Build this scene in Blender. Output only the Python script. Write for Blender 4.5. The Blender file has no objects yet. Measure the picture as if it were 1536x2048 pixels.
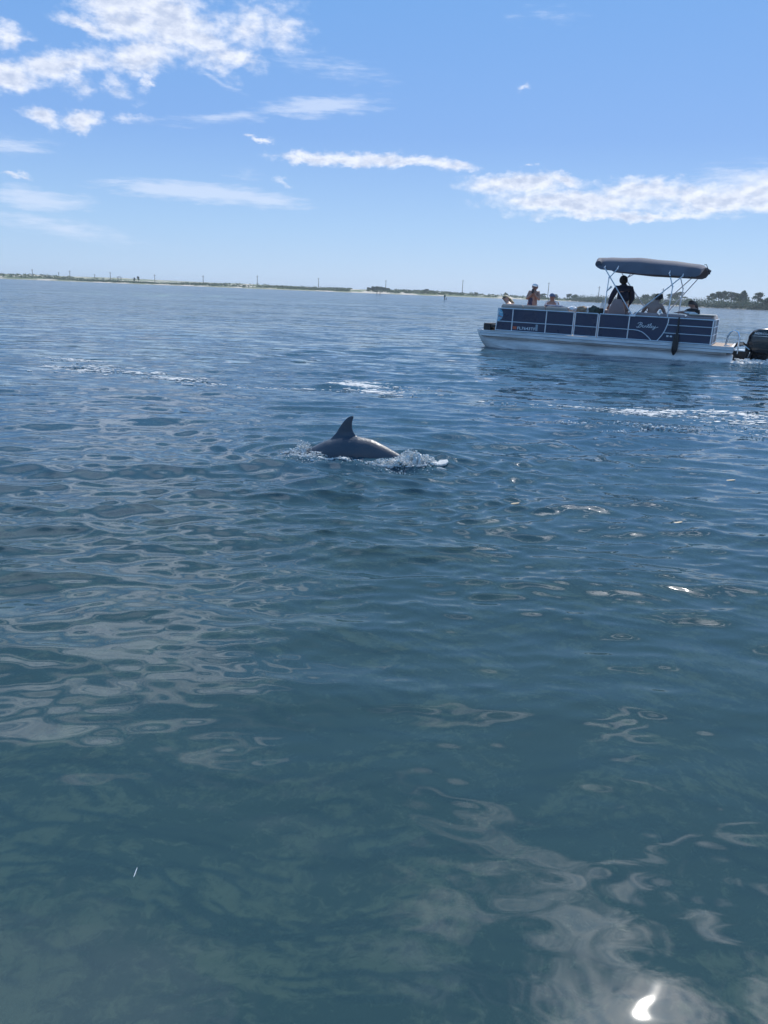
import bpy, math, random
import numpy as np
from mathutils import Matrix, Vector

random.seed(7)
RNG = np.random.default_rng(7)
R = math.radians
sc = bpy.context.scene
COL = sc.collection

# ------------------------------------------------------------------ camera
EYE = 1.65
PITCH, ROLL = R(15.98), R(2.26)
cam_data = bpy.data.cameras.new('camera')
cam = bpy.data.objects.new('camera', cam_data)
COL.objects.link(cam)
cam_data.sensor_fit = 'VERTICAL'
cam_data.sensor_height = 34.6
cam_data.lens = 26.0
cam_data.clip_start = 0.05
cam_data.clip_end = 20000
cam.matrix_world = Matrix.Translation((0, 0, EYE)) @ Matrix.Rotation(math.pi / 2 - PITCH, 4, 'X') @ Matrix.Rotation(ROLL, 4, 'Z')
sc.camera = cam

# ------------------------------------------------------------------ light
SUN_AZ, SUN_EL = 26.0, 46.8          # ahead and to the right of the viewer (azimuth from +Y towards +X)
sd = bpy.data.lights.new('sun', 'SUN')
sd.energy = 3.4
sd.angle = R(0.53)
sd.color = (1.0, 0.95, 0.88)
sun = bpy.data.objects.new('sun', sd)
COL.objects.link(sun)
sdir = Vector((math.sin(R(SUN_AZ)) * math.cos(R(SUN_EL)), math.cos(R(SUN_AZ)) * math.cos(R(SUN_EL)), math.sin(R(SUN_EL))))
sun.rotation_euler = sdir.to_track_quat('Z', 'Y').to_euler()

sc.view_settings.view_transform = 'Standard'
sc.view_settings.look = 'None'
sc.view_settings.exposure = 0.28
sc.view_settings.gamma = 1.0
sc.view_settings.use_curve_mapping = False
sc.cycles.use_denoising = True
sc.cycles.max_bounces = 6
sc.cycles.transparent_max_bounces = 10
sc.cycles.sample_clamp_direct = 4.0
sc.cycles.sample_clamp_indirect = 4.0
sc.cycles.caustics_reflective = False
sc.cycles.caustics_refractive = False


class NT:
    """small helper round a node tree"""
    def __init__(self, tree):
        self.t = tree
        self.n = tree.nodes
        self.l = tree.links

    def new(self, kind, **kw):
        n = self.n.new(kind)
        for k, v in kw.items():
            setattr(n, k, v)
        return n

    def put(self, sock, v):
        if isinstance(v, bpy.types.NodeSocket):
            self.l.new(v, sock)
        elif v is not None:
            if sock.type == 'RGBA' and len(v) == 3:
                v = (*v, 1)
            sock.default_value = v

    def m(self, op, a, b=None, c=None, clamp=False):
        n = self.new('ShaderNodeMath', operation=op, use_clamp=clamp)
        for i, v in enumerate((a, b, c)):
            if v is not None:
                self.put(n.inputs[i], v)
        return n.outputs[0]

    def v(self, op, a, b=None, scale=None):
        n = self.new('ShaderNodeVectorMath', operation=op)
        self.put(n.inputs[0], a)
        if b is not None:
            self.put(n.inputs[1], b)
        if scale is not None:
            self.put(n.inputs['Scale'], scale)
        return n.outputs['Value'] if op in ('LENGTH', 'DOT_PRODUCT') else n.outputs[0]

    def xyz(self, a=0.0, b=0.0, c=0.0):
        n = self.new('ShaderNodeCombineXYZ')
        for i, v in enumerate((a, b, c)):
            self.put(n.inputs[i], v)
        return n.outputs[0]

    def sep(self, v):
        n = self.new('ShaderNodeSeparateXYZ')
        self.put(n.inputs[0], v)
        return n.outputs

    def noise(self, vec, scale=1.0, detail=2.0, rough=0.5, dist=0.0, color=False):
        n = self.new('ShaderNodeTexNoise')
        self.put(n.inputs['Vector'], vec)
        n.inputs['Scale'].default_value = scale
        n.inputs['Detail'].default_value = detail
        n.inputs['Roughness'].default_value = rough
        n.inputs['Distortion'].default_value = dist
        return n.outputs['Color' if color else 'Fac']

    def mapr(self, v, a, b, c=0.0, d=1.0, smooth=True):
        n = self.new('ShaderNodeMapRange', interpolation_type='SMOOTHSTEP' if smooth else 'LINEAR')
        self.put(n.inputs[0], v)
        for i, x in enumerate((a, b, c, d)):
            self.put(n.inputs[i + 1], x)
        return n.outputs[0]

    def mix(self, f, a, b):
        n = self.new('ShaderNodeMix', data_type='RGBA')
        self.put(n.inputs[0], f)
        self.put(n.inputs[6], a)
        self.put(n.inputs[7], b)
        return n.outputs[2]

    def mapping(self, vec, loc=(0, 0, 0), rot=(0, 0, 0), scale=(1, 1, 1), kind='POINT'):
        n = self.new('ShaderNodeMapping', vector_type=kind)
        self.put(n.inputs[0], vec)
        n.inputs[1].default_value = loc
        n.inputs[2].default_value = rot
        n.inputs[3].default_value = scale
        return n.outputs[0]


# ------------------------------------------------------------------ sky with clouds (all by direction)
world = bpy.data.worlds.new('World')
sc.world = world
world.use_nodes = True
w = NT(world.node_tree)
w.n.clear()
sky = w.new('ShaderNodeTexSky', sky_type='NISHITA')
sky.sun_disc = False
sky.sun_elevation = R(SUN_EL)
sky.sun_rotation = R(SUN_AZ)
sky.air_density = 1.0
sky.dust_density = 0.3
sky.ozone_density = 1.6
SKY_GAIN = (1.08, 0.98, 1.0)
SKY_STRENGTH = 0.1

# centre azimuth, centre elevation, half length, half height, tilt, density (degrees)
CUM = [(-15.26, 15.73, 4.26, 1.99, -16.5, 1.0), (-17.96, 15.81, 2.61, 1.59, -1.9, 1.0), (-10.94, 13.86, 1.91, 0.61, 0.2, 0.8), (-13.14, 14.75, 3.16, 1.19, -24.1, 0.9), (-19.78, 14.7, 1.92, 0.45, -11.4, 0.7), (-9.96, 15.69, 2.9, 1.31, 16.7, 0.6), (-8.03, 15.7, 1.89, 1.24, -8.6, 0.5), (-16.88, 13.53, 2.94, 0.9, 10.2, 1.0), (-21.67, 12.52, 4.46, 0.78, 13.8, 0.85), (-24.55, 11.64, 2.52, 0.8, 7.3, 0.85), (-20.86, 11.68, 1.11, 0.64, -13.0, 0.5), (-18.34, 11.68, 1.23, 0.49, -29.1, 0.45), (-24.36, 13.71, 1.11, 0.72, 8.0, 0.8), (-16.64, 12.26, 0.37, 0.77, 5.6, 0.5), (-22.9, 9.55, 1.22, 0.48, -14.1, 0.8), (-20.57, 9.59, 1.26, 0.62, 5.6, 0.95), (-17.37, 9.95, 1.4, 0.26, 5.1, 0.35), (-5.66, 8.44, 3.1, 0.46, -2.6, 0.95), (-3.4, 8.42, 2.4, 0.40, 2.0, 0.9), (-1.22, 8.57, 2.8, 0.46, 2.2, 0.98), (1.2, 8.6, 2.2, 0.36, 1.0, 0.85), (3.2, 8.45, 2.4, 0.36, -3.9, 0.85), (8.08, 7.34, 3.87, 0.69, 1.1, 1.0), (11.39, 7.64, 1.84, 0.42, -12.2, 0.8), (12.19, 6.26, 6.27, 0.81, -1.1, 1.0), (16.95, 6.91, 4.08, 0.85, 0.1, 1.0), (21.01, 6.45, 4.81, 0.9, -2.2, 1.0), (15.54, 5.52, 7.36, 0.31, 0.7, 0.8), (24.58, 6.87, 3.4, 1.19, 4.4, 0.9), (-9.85, 9.59, 0.66, 0.15, -0.8, 0.6), (-9.03, 9.44, 0.66, 0.15, -1.0, 0.6), (9.04, 8.53, 0.53, 0.15, 0.7, 0.6), (-24.89, 6.17, 0.83, 0.18, -5.2, 0.7), (-7.69, 6.72, 0.53, 0.23, -15.8, 0.4), (8.08, 12.99, 0.44, 0.24, 18.1, 0.4),
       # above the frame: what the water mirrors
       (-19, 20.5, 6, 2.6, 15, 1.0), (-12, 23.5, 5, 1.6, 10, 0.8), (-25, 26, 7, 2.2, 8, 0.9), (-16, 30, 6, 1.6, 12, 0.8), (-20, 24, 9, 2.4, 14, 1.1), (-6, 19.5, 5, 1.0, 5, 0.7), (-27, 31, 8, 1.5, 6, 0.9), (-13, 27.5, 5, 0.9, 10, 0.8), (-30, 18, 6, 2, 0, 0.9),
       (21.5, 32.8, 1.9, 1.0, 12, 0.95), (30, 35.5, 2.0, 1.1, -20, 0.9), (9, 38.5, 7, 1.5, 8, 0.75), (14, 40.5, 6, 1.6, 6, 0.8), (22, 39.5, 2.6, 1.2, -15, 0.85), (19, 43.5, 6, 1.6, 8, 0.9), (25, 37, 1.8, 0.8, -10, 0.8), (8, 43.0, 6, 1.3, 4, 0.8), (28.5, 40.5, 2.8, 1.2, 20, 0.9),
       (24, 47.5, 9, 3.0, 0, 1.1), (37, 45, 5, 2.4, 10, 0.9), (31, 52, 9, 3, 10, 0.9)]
CIR = [(-13.38, 5.93, 6.52, 0.63, -1.2, 1.0), (-9.38, 5.69, 3.7, 0.51, -2.6, 0.8), (-16.61, 6.12, 2.53, 0.31, -1.8, 0.7), (-5.37, 11.62, 4.68, 0.64, 5.6, 0.75), (-11.64, 10.56, 4.91, 0.35, 8.5, 0.45), (-23.72, 4.76, 3.77, 0.73, -0.7, 0.7), (-24.54, 5.28, 1.72, 0.42, 1.6, 0.6), (-22.35, 3.2, 5.61, 0.63, -6.7, 0.5), (-24.89, 7.81, 2.54, 0.51, 3.8, 0.6), (-11.93, 12.54, 1.81, 0.18, -21.3, 0.45), (22.89, 7.6, 4.28, 1.04, 4.1, 0.6), (-4.74, 13.85, 4.58, 0.56, -5.5, 0.35), (-10.38, 7.26, 1.17, 0.37, 3.4, 0.3), (9.14, 16.99, 1.9, 0.52, -0.7, 0.2),
       (-34, 54, 24, 14, 0, 1.6), (4, 47, 9, 2, 10, 0.4), (-10, 37, 10, 2, 12, 0.35)]  # first blob is an added unseen veil, mirrored as lower-left haze

tc = w.new('ShaderNodeTexCoord')
vdir = tc.outputs['Generated']
dx, dy, dz = w.sep(vdir)
az = w.m('MULTIPLY', w.m('ARCTAN2', dx, dy), 180 / math.pi)
el = w.m('MULTIPLY', w.m('ARCSINE', dz), 180 / math.pi)
p0 = w.xyz(az, el, 0.0)
# warp the coordinates so that the outlines are ragged
wn = w.noise(w.mapping(p0, scale=(0.5, 1.0, 1)), 0.9, 4, 0.6, color=True)
warp = w.v('MULTIPLY', w.v('SUBTRACT', wn, (0.5, 0.5, 0.5)), (2.2, 1.1, 0))
wn2 = w.noise(w.mapping(p0, scale=(0.7, 1.0, 1)), 3.2, 3, 0.6, color=True)
warp2 = w.v('MULTIPLY', w.v('SUBTRACT', wn2, (0.5, 0.5, 0.5)), (0.7, 0.5, 0))
p = w.v('ADD', w.v('ADD', p0, warp), warp2)


def blobs(lst, pos):
    acc = None
    for (a, e, la, lb, t, amp) in lst:
        q = w.mapping(pos, (a, e, 0), (0, 0, R(t)), (la * 1.15, lb * 1.25, 1), 'TEXTURE')
        d = w.m('MULTIPLY_ADD', w.v('LENGTH', q), -amp, amp)
        acc = d if acc is None else w.m('MAXIMUM', acc, d)
    return acc


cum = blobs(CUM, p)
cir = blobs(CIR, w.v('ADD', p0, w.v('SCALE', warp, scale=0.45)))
fb = w.noise(w.mapping(p0, scale=(0.70, 1.25, 1)), 1.05, 6, 0.56)
fb2 = w.noise(w.mapping(p0, loc=(0.22, -0.35, 0.0), scale=(0.70, 1.25, 1)), 1.05, 6, 0.56)
dens = w.m('ADD', cum, w.m('MULTIPLY', w.m('SUBTRACT', fb, 0.5), 1.2))
a_cum = w.mapr(dens, -0.06, 0.70)
streak = w.noise(w.mapping(p0, rot=(0, 0, R(-4)), scale=(0.28, 1.7, 1)), 1.7, 7, 0.64)
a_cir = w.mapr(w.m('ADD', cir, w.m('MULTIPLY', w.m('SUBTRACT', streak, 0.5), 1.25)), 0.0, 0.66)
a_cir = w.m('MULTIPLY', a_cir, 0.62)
# light on the clouds: brighter where thin and towards the sun
lit = w.mapr(w.m('ADD', w.m('MULTIPLY', w.m('SUBTRACT', fb, fb2), 1.5), w.m('MULTIPLY', w.m('SUBTRACT', 0.75, dens), 0.35)), -0.36, 0.36)
ccol = w.mix(lit, (0.46, 0.53, 0.69), (0.80, 0.83, 0.91))
sund = w.v('DOT_PRODUCT', vdir, tuple(sdir))
sang = w.m('MULTIPLY', w.m('ARCCOSINE', w.m('MINIMUM', sund, 1.0)), 180 / math.pi)
glow = w.m('EXPONENT', w.m('MULTIPLY', sang, -1 / 5.5))
cgain = w.m('ADD', w.m('MULTIPLY_ADD', glow, 10.0, 1.0), w.m('ADD', w.m('SUBTRACT', w.mapr(el, 16.5, 24.0, 0.0, 1.5), w.mapr(el, 27.0, 33.0, 0.0, 0.9)), w.mapr(el, 38.0, 54.0, 0.0, 1.6)))  # extra brightness added to clouds out of view, for their reflections
warm = w.mix(w.m('MULTIPLY', glow, 1.3, clamp=True), (1, 1, 1), (1.0, 0.90, 0.80))
ccol = w.v('MULTIPLY', ccol, warm)
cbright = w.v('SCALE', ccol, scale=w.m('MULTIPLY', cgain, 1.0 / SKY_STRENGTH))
# clear sky: the physical model pulled towards the pale blue of this hazy summer day
ramp = w.new('ShaderNodeValToRGB')
w.l.new(w.m('MULTIPLY', el, 1 / 90.0), ramp.inputs[0])
els = ramp.color_ramp.elements
els[0].position, els[0].color = 0.0, (3.5, 5.35, 7.7, 1)
els[1].position, els[1].color = 1.0, (0.85, 2.3, 5.0, 1)
for ps, cl in ((4 / 90, (2.75, 4.75, 7.6, 1)), (10 / 90, (1.7, 3.5, 7.1, 1)), (18 / 90, (1.30, 3.25, 6.9, 1)), (38 / 90, (1.35, 3.35, 6.4, 1))):
    q_ = els.new(ps)
    q_.color = cl
skyc = w.mix(0.85, w.v('MULTIPLY', sky.outputs[0], SKY_GAIN), ramp.outputs[0])
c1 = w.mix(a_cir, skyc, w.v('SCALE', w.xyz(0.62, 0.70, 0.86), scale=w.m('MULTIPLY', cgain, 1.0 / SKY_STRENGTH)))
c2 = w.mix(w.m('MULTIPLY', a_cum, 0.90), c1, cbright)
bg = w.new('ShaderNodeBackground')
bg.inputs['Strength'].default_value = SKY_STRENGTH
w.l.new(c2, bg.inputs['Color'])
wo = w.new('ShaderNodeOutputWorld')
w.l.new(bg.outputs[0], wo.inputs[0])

# ------------------------------------------------------------------ mesh helpers


class MB:
    def __init__(self):
        self.v, self.f = [], []

    def add(self, vs, fs):
        o = len(self.v)
        self.v += [tuple(map(float, q)) for q in vs]
        self.f += [tuple(i + o for i in f) for f in fs]
        return self

    def box(self, x0, x1, y0, y1, z0, z1, c=0.0):
        if c <= 0:
            vs = [(x, y, z) for x in (x0, x1) for y in (y0, y1) for z in (z0, z1)]
            return self.add(vs, [(0, 1, 3, 2), (4, 6, 7, 5), (0, 4, 5, 1), (2, 3, 7, 6), (0, 2, 6, 4), (1, 5, 7, 3)])
        # rounded along the x axis: an octagonal section swept in x, ends inset
        sec = [(y0 + c, z0), (y1 - c, z0), (y1, z0 + c), (y1, z1 - c), (y1 - c, z1), (y0 + c, z1), (y0, z1 - c), (y0, z0 + c)]
        cy, cz = (y0 + y1) / 2, (z0 + z1) / 2
        ky, kz = 1 - 2 * c / max(y1 - y0, 1e-6), 1 - 2 * c / max(z1 - z0, 1e-6)
        rings = []
        for xx, k in ((x0, 1), (x0 + c, 0), (x1 - c, 0), (x1, 1)):
            rings.append([(xx, cy + (y - cy) * (ky if k else 1), cz + (z - cz) * (kz if k else 1)) for y, z in sec])
        return self.loft(rings, caps=True)

    def loft(self, rings, caps=True, closed=True):
        n = len(rings[0])
        vs = [q for r in rings for q in r]
        fs = []
        for i in range(len(rings) - 1):
            for j in range(n if closed else n - 1):
                k = (j + 1) % n
                fs.append((i * n + j, i * n + k, (i + 1) * n + k, (i + 1) * n + j))
        if caps:
            fs.append(tuple(range(n))[::-1])
            fs.append(tuple(range((len(rings) - 1) * n, len(rings) * n)))
        return self.add(vs, fs)

    def tube(self, pts, r, n=8, caps=True, flat=None):
        pts = [Vector(q) for q in pts]
        rr = r if hasattr(r, '__len__') else [r] * len(pts)
        rings, up = [], None
        for i, q in enumerate(pts):
            d = (pts[min(i + 1, len(pts) - 1)] - pts[max(i - 1, 0)]).normalized()
            if up is None:
                up = Vector((0, 0, 1)) if abs(d.z) < 0.9 else Vector((1, 0, 0))
            s = d.cross(up).normalized()
            up = s.cross(d).normalized()
            ring = []
            for k in range(n):
                a = 2 * math.pi * k / n
                ring.append(q + s * math.cos(a) * rr[i] * (flat or 1) + up * math.sin(a) * rr[i])
            rings.append(ring)
        return self.loft(rings, caps)

    def ball(self, c, r, nu=12, nv=8, fn=None):
        rx, ry, rz = r if hasattr(r, '__len__') else (r, r, r)
        vs = [(c[0], c[1], c[2] - rz)]
        for i in range(1, nv):
            t = math.pi * i / nv - math.pi / 2
            for j in range(nu):
                a = 2 * math.pi * j / nu
                x, y, z = math.cos(t) * math.cos(a), math.cos(t) * math.sin(a), math.sin(t)
                k = fn(x, y, z) if fn else 1.0
                vs.append((c[0] + rx * x * k, c[1] + ry * y * k, c[2] + rz * z * k))
        vs.append((c[0], c[1], c[2] + rz))
        fs = [(0, 1 + (j + 1) % nu, 1 + j) for j in range(nu)]
        for i in range(nv - 2):
            for j in range(nu):
                a, b = 1 + i * nu + j, 1 + i * nu + (j + 1) % nu
                fs.append((a, b, b + nu, a + nu))
        L = len(vs) - 1
        fs += [(L, 1 + (nv - 2) * nu + j, 1 + (nv - 2) * nu + (j + 1) % nu) for j in range(nu)]
        return self.add(vs, fs)

    def mesh(self, name, m=None, smooth=True, off=(0, 0, 0)):
        me = bpy.data.meshes.new(name)
        vs = [(a - off[0], b - off[1], c - off[2]) for a, b, c in self.v]
        me.from_pydata(vs, [], self.f)
        if smooth:
            me.polygons.foreach_set('use_smooth', [True] * len(me.polygons))
            try:
                me.set_sharp_from_angle(angle=R(38))
            except Exception:
                pass
        if m:
            me.materials.append(m)
        me.update()
        return me


def props(o, label=None, cat=None, group=None, kind=None):
    for k, v in (('label', label), ('category', cat), ('group', group), ('kind', kind)):
        if v:
            o[k] = v
    return o


def thing(name, loc, frame=None, **kw):
    """an Empty at the thing's base; children are given in the same frame as loc"""
    e = bpy.data.objects.new(name, None)
    e.empty_display_size = 0.1
    COL.objects.link(e)
    e.matrix_world = (frame or Matrix.Identity(4)) @ Matrix.Translation(loc)
    e['_ox'], e['_oy'], e['_oz'] = map(float, loc)
    return props(e, **kw)


def part(name, mb, m, parent=None, smooth=True, frame=None, loc=(0, 0, 0), **kw):
    if parent is not None:
        root = parent
        while root.parent:
            root = root.parent
        off = (root['_ox'], root['_oy'], root['_oz']) if '_ox' in root else (0, 0, 0)
    else:
        off = loc
    me = mb.mesh(name, m, smooth, off) if isinstance(mb, MB) else mb
    o = bpy.data.objects.new(name, me)
    COL.objects.link(o)
    if parent is not None:
        o.parent = parent
    else:
        o.matrix_world = (frame or Matrix.Identity(4)) @ Matrix.Translation(loc)
        o['_ox'], o['_oy'], o['_oz'] = map(float, loc)
    return props(o, **kw)


def mat(name, col, rough=0.6, metal=0.0, var=0.15, vscale=6.0, bump=0.0, bscale=40.0, col2=None, trans=0.0, spec=0.5, stretch=(1, 1, 1), coat=0.0):
    m = bpy.data.materials.new(name)
    m.use_nodes = True
    t = NT(m.node_tree)
    b = t.n['Principled BSDF']
    c = t.new('ShaderNodeTexCoord').outputs['Object']
    c = t.mapping(c, scale=stretch)
    n = t.noise(c, vscale, 5, 0.6)
    dark = tuple(x * (1 - var) for x in col) if col2 is None else col2
    light = tuple(min(1, x * (1 + var)) for x in col) if col2 is None else col
    t.put(b.inputs['Base Color'], t.mix(t.mapr(n, 0.3, 0.7), dark, light))
    t.put(b.inputs['Roughness'], t.mapr(n, 0.2, 0.8, max(0, rough - 0.08), min(1, rough + 0.08)))
    b.inputs['Metallic'].default_value = metal
    b.inputs['Specular IOR Level'].default_value = spec
    if coat:
        b.inputs['Coat Weight'].default_value = coat
        b.inputs['Coat Roughness'].default_value = 0.08
    if bump:
        bn = t.new('ShaderNodeBump')
        bn.inputs['Strength'].default_value = bump
        bn.inputs['Distance'].default_value = 0.01
        t.put(bn.inputs['Height'], t.noise(c, bscale, 4, 0.6))
        t.l.new(bn.outputs[0], b.inputs['Normal'])
    if trans:
        tr = t.new('ShaderNodeBsdfTranslucent')
        t.put(tr.inputs[0], tuple(min(1, x * 1.3) for x in col))
        mx = t.new('ShaderNodeMixShader')
        mx.inputs[0].default_value = trans
        t.l.new(b.outputs[0], mx.inputs[1])
        t.l.new(tr.outputs[0], mx.inputs[2])
        t.l.new(mx.outputs[0], t.n['Material Output'].inputs[0])
    return m


# ------------------------------------------------------------------ the water: real waves near the boats
SWIRLS = [(2.68, 10.56, 0.40, 0.016), (3.6, 10.28, 0.65, 0.022), (-0.3, 7.6, 1.3, 0.022), (-0.95, 7.8, 0.35, 0.04), (0.4, 7.45, 0.5, 0.035), (5.0, 10.9, 0.8, 0.012), (10.9, 23.3, 1.0, 0.06)]
_w = []
_rg = np.random.default_rng(23)
for i in range(170):
    lam = 0.095 * (2.6 / 0.095) ** (_rg.random() ** 1.35)
    if _rg.random() < 0.78:
        th = R(98) + _rg.normal(0, R(13 if lam > 0.4 else 19))
    else:
        th = R(62) + _rg.normal(0, R(16))
    slope = 0.0215 * _rg.uniform(0.6, 1.3) * (0.50 if lam > 1.2 else 0.75 if lam > 0.7 else 1.30 if lam > 0.28 else 1.25)
    _w.append((lam, th, slope, _rg.uniform(0, 2 * math.pi)))


def waves(x, y, dr=0.02):
    """height and sideways shift of the water surface at rest position x, y; dr = spacing of the sheet there"""
    r = np.hypot(x, y)
    h = np.zeros_like(x)
    ox = np.zeros_like(x)
    oy = np.zeros_like(x)
    calm_s = np.clip((r - 2.0 + 0.35 * np.sin(x * 1.7 + 1)) / 4.0, 0, 1) ** 1.2 * 0.96 + 0.04
    calm_l = np.clip((r - 1.9) / 4.0, 0, 1) * 0.90 + 0.10
    gust = 0.85 + 0.3 * np.sin(x * 0.31 + y * 0.17 + 1.3) * np.sin(y * 0.23 - x * 0.11) + 0.15 * np.sin(x * 0.9 - y * 0.7)
    for lam, th, sl, ph in _w:
        k = 2 * math.pi / lam
        a = sl / k
        fade = np.clip((lam / dr - 3.0) / 4.0, 0, 1)
        m = fade * (calm_s if lam < 0.55 else calm_l) * gust
        c, s = math.cos(th), math.sin(th)
        arg = k * (c * x + s * y) + ph + 0.8 * np.sin((s * x - c * y) * k * 0.16 + ph * 3)
        h += a * m * np.cos(arg)
        q = 1.05 * a * m * np.sin(arg)
        ox -= q * c
        oy -= q * s
    for sx, sy, sr, sh in SWIRLS:
        d = np.hypot(x - sx, (y - sy) * 1.1)
        g = np.exp(-(d / sr) ** 2)
        h += sh * g * (0.35 + 0.65 * np.cos(d * 2 * math.pi / (0.28 + sr * 0.12) + 2 * np.sin(np.arctan2(y - sy, x - sx) * 3 + sx)) * np.sin(5 * x + 3 * y + sx) )
        g2 = np.exp(-((d - sr * 1.5) / (sr * 0.9)) ** 2)
        h += sh * 0.14 * g2 * np.cos(d * 2 * math.pi / 0.22)
    return h, ox, oy


def height(x, y):
    a = np.array([float(x)])
    b = np.array([float(y)])
    h, ox, oy = waves(a, b, 0.03)
    return float(h[0])


def build_water():
    th = R(1.45) + R(56.5) * np.linspace(1, 0, 1000) ** 1.4
    r = EYE / np.tan(th)
    r = np.concatenate([[0.05, 0.3, 0.6, 0.85], r, np.geomspace(r[-1] * 1.04, 4600, 64)])
    fine = np.linspace(R(-34), R(34), 600)
    coarse = np.linspace(R(34), R(326), 60)[1:-1]
    a = np.concatenate([fine, coarse])
    Rr, A = np.meshgrid(r, a, indexing='ij')
    X, Y = Rr * np.sin(A), Rr * np.cos(A)
    dr = np.gradient(r)
    DR = np.maximum(dr[:, None], 0.0022 * Rr) * np.ones_like(A)
    cz = np.abs(A) > R(36)
    DR = np.where((A > R(34.5)) & (A < R(325.5)), np.maximum(DR, Rr * 0.09), DR)
    h, ox, oy = waves(X, Y, DR)
    V = np.stack([X + ox, Y + oy, h], -1).reshape(-1, 3)
    nr, na = X.shape
    i = np.arange(nr - 1)[:, None]
    j = np.arange(na)[None, :]
    j2 = (j + 1) % na
    F = np.stack([i * na + j, (i + 1) * na + j, (i + 1) * na + j2, i * na + j2], -1).reshape(-1, 4)
    F = F[:, ::-1]
    me = bpy.data.meshes.new('water')
    me.vertices.add(len(V))
    me.vertices.foreach_set('co', V.astype(np.float32).ravel())
    me.loops.add(F.size)
    me.loops.foreach_set('vertex_index', F.astype(np.int32).ravel())
    me.polygons.add(len(F))
    me.polygons.foreach_set('loop_start', np.arange(0, F.size, 4, dtype=np.int32))
    me.update(calc_edges=True)
    me.polygons.foreach_set('use_smooth', np.ones(len(F), dtype=bool))
    o = bpy.data.objects.new('water', me)
    COL.objects.link(o)
    props(o, kind='structure')
    return o


def water_material():
    m = bpy.data.materials.new('sea water')
    m.use_nodes = True
    t = NT(m.node_tree)
    t.n.clear()
    g = t.new('ShaderNodeNewGeometry')
    P = g.outputs['Position']
    dist = t.v('LENGTH', P)
    px, py, pz = t.sep(P)

    def slopes(scale, detail, rot, asp, loc=(0, 0, 0), rough=0.5):
        q = t.mapping(P, loc, (0, 0, R(rot)), (asp, 1, 1))
        c = t.noise(q, scale, detail, rough, 0.3, True)
        return t.v('SUBTRACT', c, (0.5, 0.5, 0.5))
    gust = t.mapr(t.noise(t.mapping(P, scale=(0.35, 1, 1)), 0.09, 3, 0.55), 0.3, 0.7, 0.55, 1.25)
    fine = t.v('SCALE', slopes(9.0, 3, 8, 0.5), scale=t.m('MULTIPLY', gust, t.mapr(dist, 4.0, 12, 0.006, 0.42, False)))
    mid = t.v('SCALE', slopes(3.0, 3, -7, 0.4, (3, 1, 0)), scale=t.m('MULTIPLY', gust, t.mapr(dist, 7, 18, 0.0, 0.95, False)))
    big = t.v('SCALE', slopes(0.9, 3, 5, 0.35, (7, 4, 0)), scale=t.m('MULTIPLY', gust, t.mapr(dist, 12, 45, 0.0, 0.95, False)))
    s = t.v('ADD', t.v('ADD', fine, mid), big)
    s = t.v('MULTIPLY', s, (0.8, 1.0, 0.0))
    nrm = t.v('NORMALIZE', t.v('ADD', g.outputs['Normal'], s))
    fr = t.new('ShaderNodeFresnel')
    fr.inputs['IOR'].default_value = 1.333
    t.l.new(nrm, fr.inputs['Normal'])
    # depth of water looked through: steep looks see the bed, flat looks only the turbid water
    cosv = t.m('ABSOLUTE', t.v('DOT_PRODUCT', g.outputs['Incoming'], g.outputs['Normal']))
    sin2 = t.m('SUBTRACT', 1.0, t.m('MULTIPLY', cosv, cosv))
    cost = t.m('SQRT', t.m('SUBTRACT', 1.0, t.m('MULTIPLY', sin2, 1 / 1.777)))
    T = t.m('EXPONENT', t.m('DIVIDE', -0.80, cost))
    # the water's own colour: bluish green, paler turquoise over the sandbar near the left shore
    turb = t.noise(t.mapping(P, scale=(0.6, 1, 1)), 0.5, 4, 0.55)
    body = t.mix(turb, (0.030, 0.078, 0.094), (0.044, 0.092, 0.106))
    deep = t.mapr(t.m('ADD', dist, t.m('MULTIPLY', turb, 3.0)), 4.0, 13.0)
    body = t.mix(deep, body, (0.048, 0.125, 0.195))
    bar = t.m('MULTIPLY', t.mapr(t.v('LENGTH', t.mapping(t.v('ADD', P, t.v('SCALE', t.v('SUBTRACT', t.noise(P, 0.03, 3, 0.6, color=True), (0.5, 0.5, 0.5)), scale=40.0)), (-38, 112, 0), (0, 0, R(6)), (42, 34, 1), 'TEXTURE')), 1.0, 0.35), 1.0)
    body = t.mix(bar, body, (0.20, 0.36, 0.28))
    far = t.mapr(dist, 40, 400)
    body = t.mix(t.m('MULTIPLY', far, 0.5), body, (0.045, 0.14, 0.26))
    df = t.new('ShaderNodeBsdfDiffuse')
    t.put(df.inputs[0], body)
    tr = t.new('ShaderNodeBsdfTransparent')
    t.put(tr.inputs[0], (0.54, 0.70, 0.62))
    mb = t.new('ShaderNodeMixShader')
    t.put(mb.inputs[0], T)
    t.l.new(df.outputs[0], mb.inputs[1])
    t.l.new(tr.outputs[0], mb.inputs[2])
    gl = t.new('ShaderNodeBsdfGlossy', distribution='GGX')
    t.put(gl.inputs['Roughness'], t.mapr(dist, 6, 80, 0.014, 0.11, False))
    t.l.new(nrm, gl.inputs['Normal'])
    ms = t.new('ShaderNodeMixShader')
    t.l.new(fr.outputs[0], ms.inputs[0])
    t.l.new(mb.outputs[0], ms.inputs[1])
    t.l.new(gl.outputs[0], ms.inputs[2])
    out = t.new('ShaderNodeOutputMaterial')
    t.l.new(ms.outputs[0], out.inputs[0])
    return m


water = build_water()
water.data.materials.append(water_material())

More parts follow.
